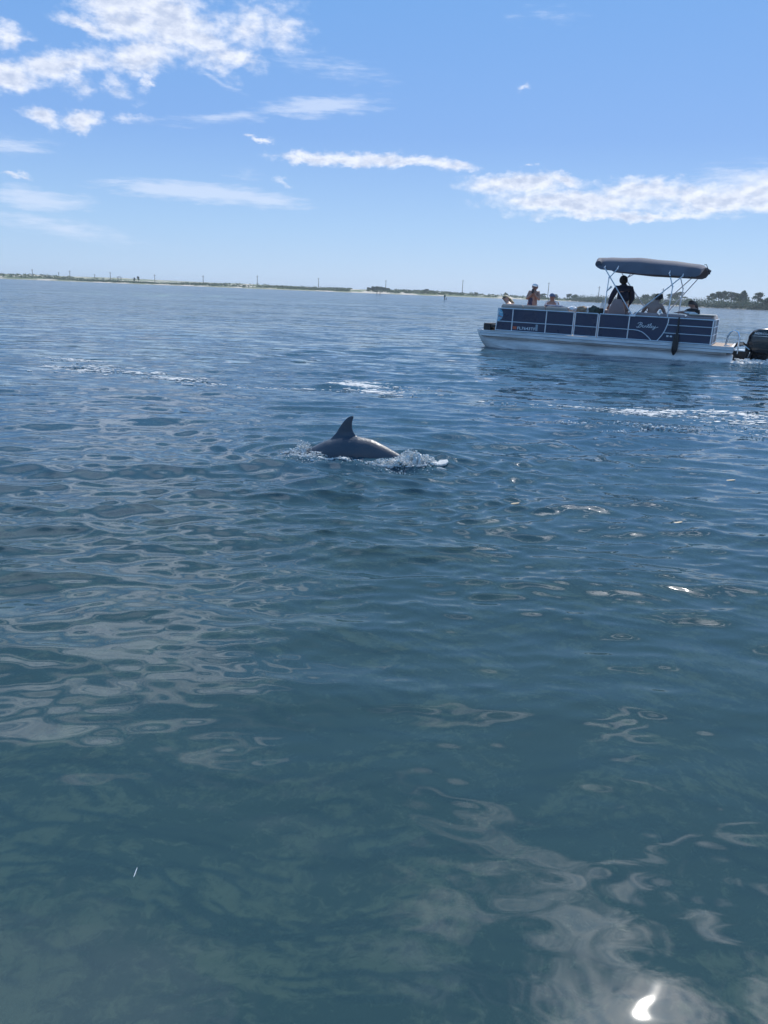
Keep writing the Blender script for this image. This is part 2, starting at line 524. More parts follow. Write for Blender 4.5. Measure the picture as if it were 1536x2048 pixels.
# ------------------------------------------------------------------ seabed with sand and seagrass
def build_seabed():
    r = np.concatenate([np.linspace(0, 24, 150), np.geomspace(25, 4600, 46)])
    a = np.linspace(0, 2 * math.pi, 180, endpoint=False)
    Rr, A = np.meshgrid(r, a, indexing='ij')
    X, Y = Rr * np.sin(A), Rr * np.cos(A)
    Z = -1.35 - 0.06 * np.clip(Rr, 0, 12) + 0.10 * np.sin(X * 1.3 + 0.5 * Y) * np.sin(Y * 1.1 - 0.4 * X) + 0.05 * np.sin(X * 3.1 - Y) * np.cos(Y * 2.7)
    Z = np.where(Rr > 60, -4.0, Z)
    V = np.stack([X, Y, Z], -1).reshape(-1, 3)
    na = len(a)
    i = np.arange(len(r) - 1)[:, None]
    j = np.arange(na)[None, :]
    j2 = (j + 1) % na
    F = np.stack([i * na + j, i * na + j2, (i + 1) * na + j2, (i + 1) * na + j], -1).reshape(-1, 4)[:, ::-1]
    me = bpy.data.meshes.new('seabed')
    me.from_pydata(V.tolist(), [], F.tolist())
    me.polygons.foreach_set('use_smooth', [True] * len(me.polygons))
    m = bpy.data.materials.new('sand and seagrass bed')
    m.use_nodes = True
    t = NT(m.node_tree)
    b = t.n['Principled BSDF']
    P = t.new('ShaderNodeNewGeometry').outputs['Position']
    n1 = t.noise(P, 1.1, 6, 0.62, 0.8)
    n2 = t.noise(P, 9.0, 6, 0.68, 0.6)
    f = t.mapr(t.m('ADD', n1, t.m('MULTIPLY', t.m('SUBTRACT', n2, 0.5), 0.70)), 0.46, 0.66)
    grass = t.mix(n2, (0.03, 0.045, 0.045), (0.09, 0.10, 0.065))
    sand = t.mix(n2, (0.28, 0.24, 0.17), (0.56, 0.47, 0.34))
    t.put(b.inputs['Base Color'], t.mix(f, grass, sand))
    b.inputs['Roughness'].default_value = 0.9
    me.materials.append(m)
    o = bpy.data.objects.new('seabed', me)
    COL.objects.link(o)
    props(o, kind='structure')


build_seabed()

# ------------------------------------------------------------------ the far shore
SHORE = [(-2500, 640), (-700, 640), (-400, 615), (-260, 590), (-200, 575), (-150, 590), (-60, 585), (0, 575), (60, 575), (95, 570), (118, 540), (140, 450), (152, 400), (162, 350), (185, 320), (260, 300), (500, 330), (2500, 300)]


def shore_y(x):
    return float(np.interp(x, [q[0] for q in SHORE], [q[1] for q in SHORE]))


def dune(x, y):
    """ground height above the sea, d = metres behind the waterline"""
    d = y - shore_y(x)
    n = math.sin(x * 0.043 + 0.6) * 0.5 + math.sin(x * 0.017 + y * 0.02 + 2) * 0.6 + math.sin(x * 0.11 + y * 0.07) * 0.22
    rise = 1 - math.exp(-max(d, 0) / 22)
    hgt = 2.3 + 1.0 * n
    if x < -230:
        hgt += 1.8 * min(1, (-230 - x) / 60)
    if x > 100:
        hgt = 0.9 + 0.3 * n
    return -0.6 + 0.75 * min(1, max(0, d + 5) / 8) + rise * hgt


def build_land():
    xs = np.concatenate([np.linspace(-2500, -520, 30), np.linspace(-500, 380, 330), np.linspace(400, 2500, 30)])
    ds = [-14, -5, -1, 2, 5, 9, 14, 20, 28, 40, 60, 100, 200, 500, 1500, 4000]
    vs, fs = [], []
    for x in xs:
        for d in ds:
            y = shore_y(x) + d
            z = dune(x, y)
            if d < 0:
                z = -2.5 if d < -6 else -0.25
            vs.append((x, y, z))
    n = len(ds)
    for i in range(len(xs) - 1):
        for j in range(n - 1):
            fs.append((i * n + j, (i + 1) * n + j, (i + 1) * n + j + 1, i * n + j + 1))
    m = bpy.data.materials.new('dune sand with scrub')
    m.use_nodes = True
    t = NT(m.node_tree)
    b = t.n['Principled BSDF']
    P = t.new('ShaderNodeNewGeometry').outputs['Position']
    pz = t.sep(P)[2]
    n1 = t.noise(t.mapping(P, scale=(1, 0.6, 4)), 0.055, 6, 0.68)
    veg = t.mapr(t.m('ADD', n1, t.m('MULTIPLY', t.m('MINIMUM', pz, 1.2), 0.02)), 0.47, 0.54)
    low = t.mapr(pz, 0.05, 0.35)
    sand = t.mix(n1, (0.62, 0.56, 0.46), (0.50, 0.42, 0.32))
    green = t.mix(t.noise(P, 0.4, 4, 0.6), (0.07, 0.11, 0.045), (0.17, 0.20, 0.09))
    t.put(b.inputs['Base Color'], t.mix(t.m('MULTIPLY', veg, low), sand, green))
    b.inputs['Roughness'].default_value = 0.95
    mb = MB()
    mb.add(vs, fs)
    part('ground', mb, m, kind='structure')


build_land()

leaf_mats = [mat('dark evergreen leaves', (0.050, 0.085, 0.045), 0.7, var=0.4, vscale=0.8, trans=0.25),
             mat('olive scrub leaves', (0.10, 0.14, 0.06), 0.75, var=0.4, vscale=0.8, trans=0.25),
             mat('pine needles', (0.055, 0.085, 0.05), 0.7, var=0.35, vscale=0.8, trans=0.25)]
bark = mat('grey brown bark', (0.10, 0.08, 0.06), 0.9, var=0.3)


def leaf_cloud(mb, c, rad, n, size, rg, flatten=1.0):
    for _ in range(n):
        while True:
            q = rg.uniform(-1, 1, 3)
            if np.dot(q, q) < 1:
                break
        q = q * (0.55 + 0.45 * rg.random())
        px, py, pz = c[0] + q[0] * rad[0], c[1] + q[1] * rad[1], c[2] + q[2] * rad[2]
        a = rg.normal(0, 1, 3)
        b = rg.normal(0, 1, 3)
        a /= np.linalg.norm(a)
        b -= a * np.dot(a, b)
        b /= np.linalg.norm(b)
        s = size * rg.uniform(0.6, 1.3)
        o = np.array((px, py, pz))
        mb.add([o + a * s, o + b * s * 0.7, o - a * s, o - b * s * 0.7], [(0, 1, 2, 3)])


def tree(name, x, y, top, hw, style, label, group, cat='tree'):
    z0 = dune(x, y) - 0.1
    rg = np.random.default_rng(int(abs(x * 31 + y * 7 + top * 13)))
    e = thing(name, (x, y, z0), label=label, cat=cat, group=group)
    H = top - z0
    tb = MB()
    lean = rg.uniform(-0.06, 0.06) * H
    pts = [(x, y, z0), (x + lean * 0.4, y, z0 + H * 0.35), (x + lean, y, z0 + H * 0.72), (x + lean * 1.1, y, z0 + H * 0.9)]
    tb.tube(pts, [0.035 * H, 0.028 * H, 0.018 * H, 0.006 * H], 6)
    cr = MB()
    cx = x + lean
    if style == 'pine':          # open crown on a bare stem
        ncl = 9
        for k in range(ncl):
            zz = z0 + H * (0.48 + 0.5 * (k + 0.5) / ncl)
            aa = rg.uniform(0, 6.28)
            ro = hw * rg.uniform(0.15, 0.7) * (1.15 - 0.5 * (k / ncl))
            c = (cx + math.cos(aa) * ro, y + math.sin(aa) * ro, zz)
            tb.tube([(x + lean * 0.8, y, zz - 0.4), c], [0.012 * H, 0.005 * H], 4)
            leaf_cloud(cr, c, (hw * 0.50, hw * 0.50, H * 0.115), 120, 0.27, rg)
        leaf_cloud(cr, (cx, y, z0 + H * 0.93), (hw * 0.4, hw * 0.4, H * 0.10), 90, 0.24, rg)
        mt = leaf_mats[2]
    elif style == 'cone':
        for k in range(11):
            f = k / 10
            zz = z0 + H * (0.08 + 0.86 * f)
            wd = hw * (1.05 * math.sin(min(1, (1 - f) * 1.05 + 0.08) * math.pi / 2) ** 0.8)
            leaf_cloud(cr, (cx, y, zz), (wd, wd, H * 0.09), 170, 0.32, rg)
        mt = leaf_mats[0]
    else:                        # round bushy crown
        for k in range(9):
            aa = rg.uniform(0, 6.28)
            ro = hw * rg.uniform(0.1, 0.6)
            zz = z0 + H * (rg.uniform(0.25, 0.80))
            c = (cx + math.cos(aa) * ro, y + math.sin(aa) * ro, zz)
            tb.tube([(x + lean * 0.5, y, z0 + H * 0.3), c], [0.014 * H, 0.005 * H], 4)
            leaf_cloud(cr, c, (hw * 0.62, hw * 0.62, H * 0.22), 130, 0.30, rg)
        mt = leaf_mats[0] if style == 'round' else leaf_mats[1]
    part('trunk', tb, bark, e)
    part('crown', cr, mt, e, smooth=False)
    return e


TREES = [(152.6, 484.0, 7.1, 2.6, 'round', 'round dark tree just left of the stern canopy poles'),
         (154.8, 474.2, 7.4, 2.9, 'round', 'rounded tree seen between the canopy poles of the pontoon boat'),
         (158.5, 455.2, 7.0, 3.1, 'pine', 'low spreading pine right of the canopy poles'),
         (159.8, 446.6, 7.9, 3.7, 'pine', 'wide open pine seen under the aft end of the canopy'),
         (161.5, 437.2, 5.1, 2.7, 'round', 'low dark tree behind the stern passenger'),
         (163.9, 412.1, 7.3, 2.6, 'pine', 'leftmost of the open pines right of the boat rail, one sided crown'),
         (164.4, 404.1, 8.1, 2.8, 'pine', 'pine with a pointed top, second right of the boat'),
         (164.6, 398.8, 8.4, 2.0, 'pine', 'slim tall pine with a tuft at its top'),
         (165.0, 389.7, 8.1, 3.0, 'pine', 'open crowned pine with sky showing through its middle'),
         (165.2, 378.1, 8.7, 3.5, 'cone', 'tallest dense dome shaped dark tree above the outboard motor'),
         (165.3, 383.6, 7.4, 2.4, 'pine', 'thin pine leaning on the left side of the dense dome shaped tree'),
         (165.1, 362.3, 7.8, 2.6, 'pine', 'loose pine with ragged branches near the right edge'),
         (165.6, 355.5, 6.6, 2.0, 'round', 'dark tree cut by the right edge of the picture'),
         (149.9, 496.0, 4.9, 2.4, 'round', 'low tree between the captain and the seated bare backed man'),
         (147.6, 504.2, 5.3, 3.1, 'round', 'dark tree right behind the captain'),
         (127.7, 561.6, 5.0, 2.6, 'round', 'small tree left of the canopy front'),
         (125.1, 567.6, 4.9, 2.6, 'pine', 'small open tree near the shore pole left of the canopy'),
         (118.6, 582.3, 4.6, 2.7, 'round', 'lone small round tree on the shore behind the bow passengers'),
         (110.2, 592.0, 5.0, 4.7, 'round', 'broad low tree behind the passenger in the blue cap'),
         (24.8, 599.5, 5.0, 2.4, 'round', 'isolated round bush standing on the shore between two poles'),
         (83.9, 594.1, 4.4, 1.6, 'olive', 'small bush on the shore just left of the standing woman'),
         (62.0, 596.8, 3.9, 1.6, 'olive', 'small bush on the shore left of the pontoon bow'),
         (-190.6, 600.0, 5.3, 1.3, 'pine', 'small tilted palm like tree on the left shore'),
         (-193.6, 600.0, 4.4, 0.9, 'pine', 'short thin tree beside the tilted tree on the left shore')]
for x, y, top, hw, st, lab in TREES:
    if x > 145:
        hw *= 1.25
        top -= 0.35
    tree('pine_tree' if st == 'pine' else 'shore_tree', x, y, top, hw, st, lab, 'trees along the far shore')

# the clump of wind shaped trees in mid shore
rgc = np.random.default_rng(4)
for k, (dxx, tp, hw) in enumerate([(-17.6, 4.3, 2.2), (-15.0, 5.4, 2.8), (-12.3, 5.8, 3.0), (-9.4, 5.5, 2.8), (-6.4, 5.2, 2.6), (-3.8, 4.3, 2.4)]):
    tree('shore_tree', dxx, 603 + rgc.uniform(-2, 2), tp, hw, 'round', ['leftmost low tree of the dense dark clump in mid shore', 'second tree from the left in the dense dark clump in mid shore', 'tallest tree of the dense dark clump in mid shore', 'tree just right of the tallest in the dark clump in mid shore', 'second tree from the right in the dark clump, under the pole', 'rightmost sloping tree of the dense dark clump in mid shore'][k], 'dark clump of trees in mid shore')

# scrub: nobody could count it
sb, sb2 = MB(), MB()
rgs = np.random.default_rng(11)
for _ in range(4200):
    x = rgs.uniform(-330, 215)
    den = 0.5 + 0.5 * math.sin(x * 0.05 + 1) * math.sin(x * 0.021)
    if x < -230:
        den *= 0.35
    if -32 < x < -19 or (120 > x > 96 and rgs.random() < 0.5):
        continue
    if x > 122:
        den = 1.4
    if rgs.random() > den + 0.2:
        continue
    d = 7 + rgs.exponential(16)
    if x > 122:
        d = 6 + rgs.exponential(8)
    y = shore_y(x) + d
    z = dune(x, y)
    hh = rgs.uniform(0.4, 1.3) * (1.0 if x < 60 else 1.4 if x < 122 else 3.6)
    ww = hh * rgs.uniform(1.0, 2.2)
    leaf_cloud(sb if rgs.random() < 0.5 or x > 122 else sb2, (x, y, z + hh * 0.35), (ww, ww, hh * 0.75), 26 if x < 122 else 80, 0.30, rgs)
part('scrub', sb, leaf_mats[0], smooth=False, kind='stuff', label='dark green scrub along the far shore', cat='scrub')
part('dune_grass', sb2, leaf_mats[1], smooth=False, kind='stuff', label='olive dune grass and low bushes on the far sand dunes', cat='grass')

# poles
POLES = [(-287.3, 638.3, 8.2), (-277.2, 664.5, 6.9), (-254.3, 630.6, 8.1), (-254.7, 684.1, 6.6), (-212.9, 603.5, 7.9), (-188.1, 632.6, 7.7), (-149.8, 632.5, 8.4), (-106.8, 631.0, 9.9), (-59.2, 637.3, 10.0), (-5.8, 650.0, 10.6), (55.3, 637.6, 12.8), (114.1, 589.1, 12.6), (129.3, 503.7, 9.8), (149.8, 445.5, 9.1)]
PL = ['leftmost utility pole on the far shore', 'second utility pole from the left, faint above the dunes', 'third utility pole from the left on the sandy shore', 'fourth and faintest utility pole from the left', 'utility pole rising beside the lookout hut', 'utility pole above the leafy hump right of the hut', 'utility pole left of the empty stretch of shore, seventh from the left', 'tall utility pole left of the dolphin, eighth from the left', 'tall utility pole almost above the dolphin fin', 'utility pole rising from the dark clump of trees', 'tallest thin utility pole left of the pontoon bow', 'utility pole behind the passenger in the blue cap', 'utility pole left of the canopy front', 'utility pole seen under the canopy of the boat']
polem = mat('weathered pole wood', (0.11, 0.095, 0.085), 0.9, var=0.25)
wirem = mat('pole hardware grey', (0.25, 0.25, 0.25), 0.6)
for (x, y, top), lab in zip(POLES, PL):
    z0 = dune(x, y) - 0.2
    e = thing('utility_pole', (x, y, z0), label=lab, cat='utility pole', group='utility poles along the far shore')
    part('post', MB().tube([(x, y, z0), (x + 0.05, y, top)], [0.26, 0.17], 8), polem, e)
    part('crossarm', MB().box(x - 0.9, x + 0.9, y - 0.06, y + 0.06, top - 0.85, top - 0.70), polem, e, smooth=False)
    for s in (-0.8, 0.8, 0.0):
        zz = top - 0.70 if s else top
        part('insulator', MB().tube([(x + s, y, zz), (x + s, y, zz + 0.2)], [0.05, 0.07], 6), wirem, e)

# lookout hut
hx, hy, hz = -201.5, 590.0, dune(-201.5, 590.0)
e = thing('lookout_hut', (hx, hy, hz), label='small raised lookout hut with a flat roof on the left shore', cat='hut')
legm = mat('grey timber', (0.16, 0.14, 0.12), 0.9)
for sx in (-1, 1):
    for sy in (-1, 1):
        part('leg', MB().box(hx + sx * 1.0 - 0.1, hx + sx * 1.0 + 0.1, hy + sy - 0.1, hy + sy + 0.1, hz - 0.2, 3.6), legm, e, smooth=False)
part('floor', MB().box(hx - 1.2, hx + 1.2, hy - 1.2, hy + 1.2, 3.1, 3.25), legm, e, smooth=False)
part('roof', MB().add([(hx - 2.0, hy - 1.6, 4.35), (hx + 2.0, hy - 1.6, 4.35), (hx + 2.0, hy + 1.6, 4.35), (hx - 2.0, hy + 1.6, 4.35), (hx - 1.0, hy, 4.8), (hx + 1.0, hy, 4.8)], [(0, 1, 5, 4), (2, 3, 4, 5), (1, 2, 5), (3, 0, 4), (3, 2, 1, 0)]), mat('dark roof', (0.06, 0.07, 0.09), 0.8), e, smooth=False)
for sx in (-1, 1):
    for sy in (-1, 1):
        part('post', MB().box(hx + sx * 1.0 - 0.07, hx + sx * 1.0 + 0.07, hy + sy - 0.07, hy + sy + 0.07, 3.6, 4.35), legm, e, smooth=False)

# channel markers standing in the water
for (x, y, top, lab, r) in [(-6.08, 309.72, 1.75, 'left piling of the pair in the water below the dark tree clump', 0.10), (-4.9, 311.6, 1.6, 'right piling of the pair in the water below the dark tree clump', 0.10), (15.01, 230.11, 1.35, 'dark single channel marker post standing in open water', 0.14), (15.96, 236.84, 0.45, 'short stub piling right of the dark channel marker post', 0.10)]:
    e = thing('channel_marker', (x, y, -1.5), label=lab, cat='channel marker', group='pilings in the water off the far shore')
    part('piling', MB().tube([(x, y, -3.0), (x, y, top * 0.55), (x, y, top)], [r, r, r * 0.9], 8), polem, e)
    part('cap', MB().tube([(x, y, top), (x, y, top + 0.12)], [r * 1.6, r * 0.5], 8), polem, e)
    if top > 1.3 and x > 0:
        part('board', MB().box(x - 0.28, x + 0.28, y - 0.2, y - 0.15, top - 0.55, top - 0.05), mat('marker board green', (0.05, 0.12, 0.08), 0.6), e, smooth=False)

# ------------------------------------------------------------------ the pontoon boat (x along the hull from the bow, y from the near side inwards, z up)
BOAT = Matrix.Translation((3.076, 26.321, 0.042)) @ Matrix.Rotation(R(-25.32), 4, 'Z') @ Matrix.Rotation(R(0.6), 4, 'Y')
TOP, BOT, MID = 1.235, 0.525, 0.825
WID = 2.42

alu = mat('brushed aluminium rail', (0.74, 0.76, 0.80), 0.35, 0.55, var=0.06, vscale=3)
alup = mat('weathered pontoon aluminium', (0.76, 0.71, 0.68), 0.55, 0.05, var=0.35, vscale=1.3, stretch=(0.5, 1, 3), bump=0.15, bscale=6)
skirtm = mat('dull white deck edge trim', (0.74, 0.72, 0.71), 0.5, 0.05, var=0.25, vscale=2.0, stretch=(0.6, 1, 4))
navy = mat('navy blue fence skin', (0.018, 0.034, 0.080), 0.30, 0.0, var=0.12, vscale=0.8, spec=0.4, coat=0.12)
navyc = mat('dark blue grey canopy cloth', (0.115, 0.12, 0.15), 0.85, var=0.16, vscale=2.2, bump=0.35, bscale=9)
tanm = mat('tan vinyl upholstery', (0.42, 0.34, 0.29), 0.5, var=0.12, vscale=3, bump=0.1, bscale=12)
mauve = mat('mauve tan seat vinyl', (0.33, 0.25, 0.25), 0.5, var=0.12, vscale=3)
deckm = mat('tan deck carpet', (0.46, 0.36, 0.29), 0.9, var=0.15, vscale=30)
blackm = mat('black rubber', (0.012, 0.013, 0.016), 0.5, var=0.2)
motorm = mat('glossy black cowling', (0.010, 0.011, 0.014), 0.16, var=0.15, vscale=2, coat=0.6)
chrome = mat('polished steel', (0.75, 0.76, 0.78), 0.15, 0.95, var=0.05)
whitem = mat('white print', (0.80, 0.82, 0.84), 0.5, var=0.04)
greyprint = mat('grey sticker', (0.35, 0.42, 0.48), 0.5, var=0.1, vscale=30)
redprint = mat('orange red sticker', (0.65, 0.13, 0.06), 0.5, var=0.15, vscale=30)
cyanprint = mat('pale blue decal', (0.22, 0.48, 0.62), 0.4, var=0.3, vscale=8)

boat = thing('pontoon_boat', (4.0, 1.2, 0.0), BOAT, label='navy and silver pontoon boat with a folded dark canopy top and a black outboard motor', cat='boat')


def bp(name, mb, m, parent=boat, **kw):
    return part(name, mb, m, parent, **kw)


# pontoons
def pontoon(yc, lab=None):
    rings = []
    n = 20
    prof = [(-0.34, 0.50, 0.015), (-0.31, 0.47, 0.06), (-0.24, 0.40, 0.13), (-0.12, 0.29, 0.20), (0.05, 0.17, 0.26), (0.30, 0.05, 0.31), (0.65, -0.02, 0.33), (1.1, -0.03, 0.33), (2.5, -0.03, 0.33), (4, -0.03, 0.33), (5.5, -0.03, 0.33), (7.4, -0.03, 0.33), (7.62, -0.03, 0.33), (7.68, -0.03, 0.30)]
    for x, z, r in prof:
        rings.append([(x, yc + r * math.cos(2 * math.pi * k / n), z + r * math.sin(2 * math.pi * k / n)) for k in range(n)])
    o = bp('pontoon', MB().loft(rings), alup, label=lab)
    # welded seams and the lifting strake
    for xs in (1.22, 3.35, 5.45, 7.35):
        rr = [(xs, yc + 0.334 * math.cos(2 * math.pi * k / 24), -0.03 + 0.334 * math.sin(2 * math.pi * k / 24)) for k in range(25)]
        bp('weld_seam', MB().tube(rr, 0.007, 5, False), alup, o)
    st = [(-0.1, yc - 0.20, 0.26), (0.15, yc - 0.27, 0.14), (0.5, yc - 0.325, 0.03), (1.1, yc - 0.335, -0.04), (1.3, yc - 0.33, -0.07)]
    bp('strake', MB().tube(st, 0.014, 6), alup, o)
    return o


pontoon(0.32, 'near side pontoon with an upturned nose, stained grey')
pontoon(2.10)

# deck with its edge trim
dk = bp('deck', MB().box(-0.05, 7.60, 0.02, WID, 0.455, 0.505, 0.0), deckm, smooth=False)
bp('deck_edge', MB().box(-0.12, 7.66, -0.035, 0.02, 0.335, 0.515), skirtm, dk, smooth=False)
bp('deck_edge', MB().box(-0.12, 7.66, WID, WID + 0.055, 0.335, 0.515), skirtm, dk, smooth=False)
bp('deck_edge', MB().box(-0.12, -0.05, 0.02, WID, 0.335, 0.515), skirtm, dk, smooth=False)
bp('deck_edge', MB().box(7.60, 7.66, 0.02, WID, 0.335, 0.515), skirtm, dk, smooth=False)
bp('rub_rail', MB().tube([(-0.12, -0.045, 0.43), (7.66, -0.045, 0.43)], 0.012, 6), alu, dk)
for k in range(13):
    bp('cross_member', MB().box(0.15 + k * 0.6, 0.20 + k * 0.6, 0.05, WID - 0.05, 0.30, 0.453), alup, dk, smooth=False)
bp('pontoon_bracket', MB().box(0.1, 7.5, 0.12, 0.16, 0.27, 0.453), alup, dk, smooth=False)

# fence: dark skins between bright square tubes
def bar(a, b, r=0.016, nm='rail', n=6, parent=boat, m=alu):
    return bp(nm, MB().tube([a, b], r, n), m, parent)


for side, yy, o in (('near', 0.0, -1), ('far', WID, 1)):
    yin = yy
    segs = [(0.42, 0.95), (0.95, 2.06), (2.06, 2.93), (2.98, 3.68), (3.73, 4.63), (4.63, 7.02)]
    for i, (a, b) in enumerate(segs):
        nm = 'gate' if (i == 3 and side == 'near') else 'fence_panel'
        mbp = MB()
        if i == 0:
            mbp.add([(a - 0.02, yin - 0.008, BOT), (b, yin - 0.008, BOT), (b, yin - 0.008, TOP), (a + 0.06, yin - 0.008, TOP), (a - 0.02, yin + 0.008, BOT), (b, yin + 0.008, BOT), (b, yin + 0.008, TOP), (a + 0.06, yin + 0.008, TOP)], [(0, 1, 2, 3), (7, 6, 5, 4), (0, 4, 5, 1), (3, 2, 6, 7), (0, 3, 7, 4), (1, 5, 6, 2)])
        else:
            mbp.box(a, b, yin - 0.008, yin + 0.008, BOT + 0.002, TOP - 0.002)
        pn = bp(nm, mbp, navy, smooth=False)
        y = yin + o * 0.020
        bar((a if i else a + 0.06, y, TOP), (b, y, TOP), 0.019, 'top_rail', 6, pn)
        bar((a, y, BOT + 0.012), (b, y, BOT + 0.012), 0.017, 'bottom_rail', 6, pn)
        if i < 5:
            bar((a, y, MID), (b, y, MID), 0.014, 'mid_rail', 6, pn)
            bar((b, y - o * 0.003, BOT), (b, y - o * 0.003, TOP), 0.017, 'post', 6, pn)
            if i == 0:
                bar((a - 0.02, y, BOT), (a + 0.06, y, TOP), 0.015, 'post', 6, pn)
            if i in (3, 4):
                bar((a, y - o * 0.003, BOT), (a, y - o * 0.003, TOP), 0.016, 'post', 6, pn)
        else:
            c1_ = [(4.63, y, MID - 0.005), (4.78, y, MID), (4.92, y, MID - 0.01), (5.05, y, MID - 0.05), (5.16, y, MID - 0.12), (5.26, y, MID - 0.2), (5.36, y, BOT)]
            bp('curved_rail', MB().tube(c1_, 0.014, 6), alu, pn)
            c2_ = [(5.765, y, TOP), (5.765, y, 1.10), (5.74, y, 0.98), (5.70, y, 0.85), (5.65, y, 0.74), (5.58, y, 0.63), (5.50, y, BOT)]
            bp('curved_rail', MB().tube(c2_, 0.016, 6), alu, pn)
            bar((5.75, y, 1.025), (7.02, y, 1.025), 0.013, 'mid_rail', 6, pn)
            bar((5.66, y, 0.79), (7.02, y, 0.79), 0.013, 'mid_rail', 6, pn)
            bar((7.02, y - o * 0.003, BOT), (7.02, y - o * 0.003, TOP), 0.018, 'post', 6, pn)
            if side == 'near':
                near_panel = pn
    if side == 'near':
        pass
# bow and stern end fences
for xx, o in ((0.46, -1), (7.02, 1)):
    pn = bp('fence_panel', MB().box(xx - 0.008, xx + 0.008, 0.03, WID - 0.03, BOT + 0.004, TOP - 0.004), navy, smooth=False)
    for z in (TOP, 1.025 if o > 0 else MID, 0.79 if o > 0 else BOT + 0.1, BOT + 0.012):
        bar((xx + o * 0.02, 0.02, z), (xx + o * 0.02, WID - 0.02, z), 0.015, 'rail', 6, pn)
    for yy in (0.45, WID - 0.45):
        bar((xx + o * 0.023, yy, BOT), (xx + o * 0.023, yy, TOP), 0.015, 'post', 6, pn)

# upholstery
def couch(x0, x1, y0, y1, zt, m1, m2, nseg):
    c = bp('couch', MB().box(x0, x1, y0 + 0.02 if y0 < 1 else y0, y1, 0.52, 0.93, 0.03), mauve)
    w_ = (x1 - x0) / nseg
    back0, back1 = (y0 + 0.02, y0 + 0.17) if y0 < 1 else (y1 - 0.17, y1 - 0.02)
    for k in range(nseg):
        bp('back_cushion', MB().box(x0 + k * w_ + 0.006, x0 + (k + 1) * w_ - 0.006, back0, back1, 0.90, zt, 0.045), m1, c)
        bp('seat_cushion', MB().box(x0 + k * w_ + 0.006, x0 + (k + 1) * w_ - 0.006, min(y0, y1) + 0.18 if y0 < 1 else y0, y1 if y0 < 1 else y1 - 0.18, 0.90, 1.00, 0.03), m2, c)
    return c


couch(0.50, 2.72, 0.02, 0.68, 1.375, tanm, tanm, 3)
couch(0.50, 2.9, WID - 0.68, WID - 0.02, 1.34, tanm, tanm, 3)
couch(4.70, 6.98, 0.02, 0.68, 1.345, mauve, tanm, 3)
bp('stern_couch', MB().box(6.45, 6.98, 0.70, WID - 0.05, 0.52, 0.95, 0.03), mauve)
bp('stern_back_cushion', MB().box(6.83, 7.00, 0.20, WID - 0.05, 0.93, 1.35, 0.045), tanm)
bp('sunlit_cushion_top', MB().box(6.30, 7.06, 0.03, 0.66, 1.345, 1.385, 0.018), mat('sunlit cream vinyl', (0.66, 0.56, 0.46), 0.5, var=0.08))  # thin pale slab; sunlight on the cushion top put into its colour

# console, wheel, windscreen, helm chair
con = bp('console', MB().add([(3.35, 1.45, 0.50), (3.90, 1.45, 0.50), (3.80, 1.45, 1.28), (3.55, 1.45, 1.36), (3.35, 1.45, 1.32), (3.35, 2.25, 0.50), (3.90, 2.25, 0.50), (3.80, 2.25, 1.28), (3.55, 2.25, 1.36), (3.35, 2.25, 1.32)], [(0, 1, 2, 3, 4), (9, 8, 7, 6, 5), (0, 5, 6, 1), (1, 6, 7, 2), (2, 7, 8, 3), (3, 8, 9, 4), (4, 9, 5, 0)]), mauve, smooth=False)
glass = bpy.data.materials.new('tinted windscreen')
glass.use_nodes = True
gb = glass.node_tree.nodes['Principled BSDF']
gb.inputs['Base Color'].default_value = (0.5, 0.6, 0.66, 1)
gb.inputs['Roughness'].default_value = 0.08
gb.inputs['Alpha'].default_value = 0.45
bp('windscreen', MB().add([(3.40, 1.42, 1.33), (3.62, 1.42, 1.35), (3.50, 1.42, 1.66), (3.40, 2.28, 1.33), (3.62, 2.28, 1.35), (3.50, 2.28, 1.66), (3.42, 1.42, 1.33), (3.42, 2.28, 1.33)], [(0, 1, 2), (5, 4, 3), (0, 2, 5, 3)]), glass, con, smooth=False)
wh = [(3.80 + 0.05 * math.sin(a), 1.85 + 0.17 * math.cos(a), 1.36 + 0.17 * math.sin(a)) for a in [2 * math.pi * k / 20 for k in range(21)]]
wl = bp('steering_wheel', MB().tube(wh, 0.014, 6, False), blackm)
for k in range(3):
    a = 2 * math.pi * k / 3 + 0.5
    bp('spoke', MB().tube([(3.80, 1.85, 1.36), (3.80 + 0.05 * math.sin(a), 1.85 + 0.17 * math.cos(a), 1.36 + 0.17 * math.sin(a))], 0.01, 5), blackm, wl)
ch = bp('helm_chair', MB().tube([(4.30, 1.2, 0.50), (4.30, 1.2, 0.95)], 0.05, 10), chrome)
bp('seat', MB().box(3.95, 4.55, 0.92, 1.50, 0.93, 1.07, 0.05), mauve, ch)
rings = []
for z, hx_, hy_ in ((1.02, 0.27, 0.06), (1.15, 0.28, 0.07), (1.35, 0.26, 0.075), (1.52, 0.20, 0.07), (1.62, 0.155, 0.06), (1.68, 0.13, 0.045), (1.70, 0.08, 0.02)):
    rings.append([(4.06 + hx_ * math.copysign(abs(math.cos(a)) ** 0.6, math.cos(a)), 0.94 + hy_ * math.copysign(abs(math.sin(a)) ** 0.6, math.sin(a)) - (z - 1.0) * 0.1, z) for a in [2 * math.pi * k / 20 for k in range(20)]])
bp('backrest', MB().loft(rings), mauve, ch)
for xx in (3.80, 4.42):
    bp('armrest', MB().tube([(xx, 0.95, 1.05), (xx, 0.98, 1.27), (xx, 1.30, 1.29)], 0.035, 8), mauve, ch)

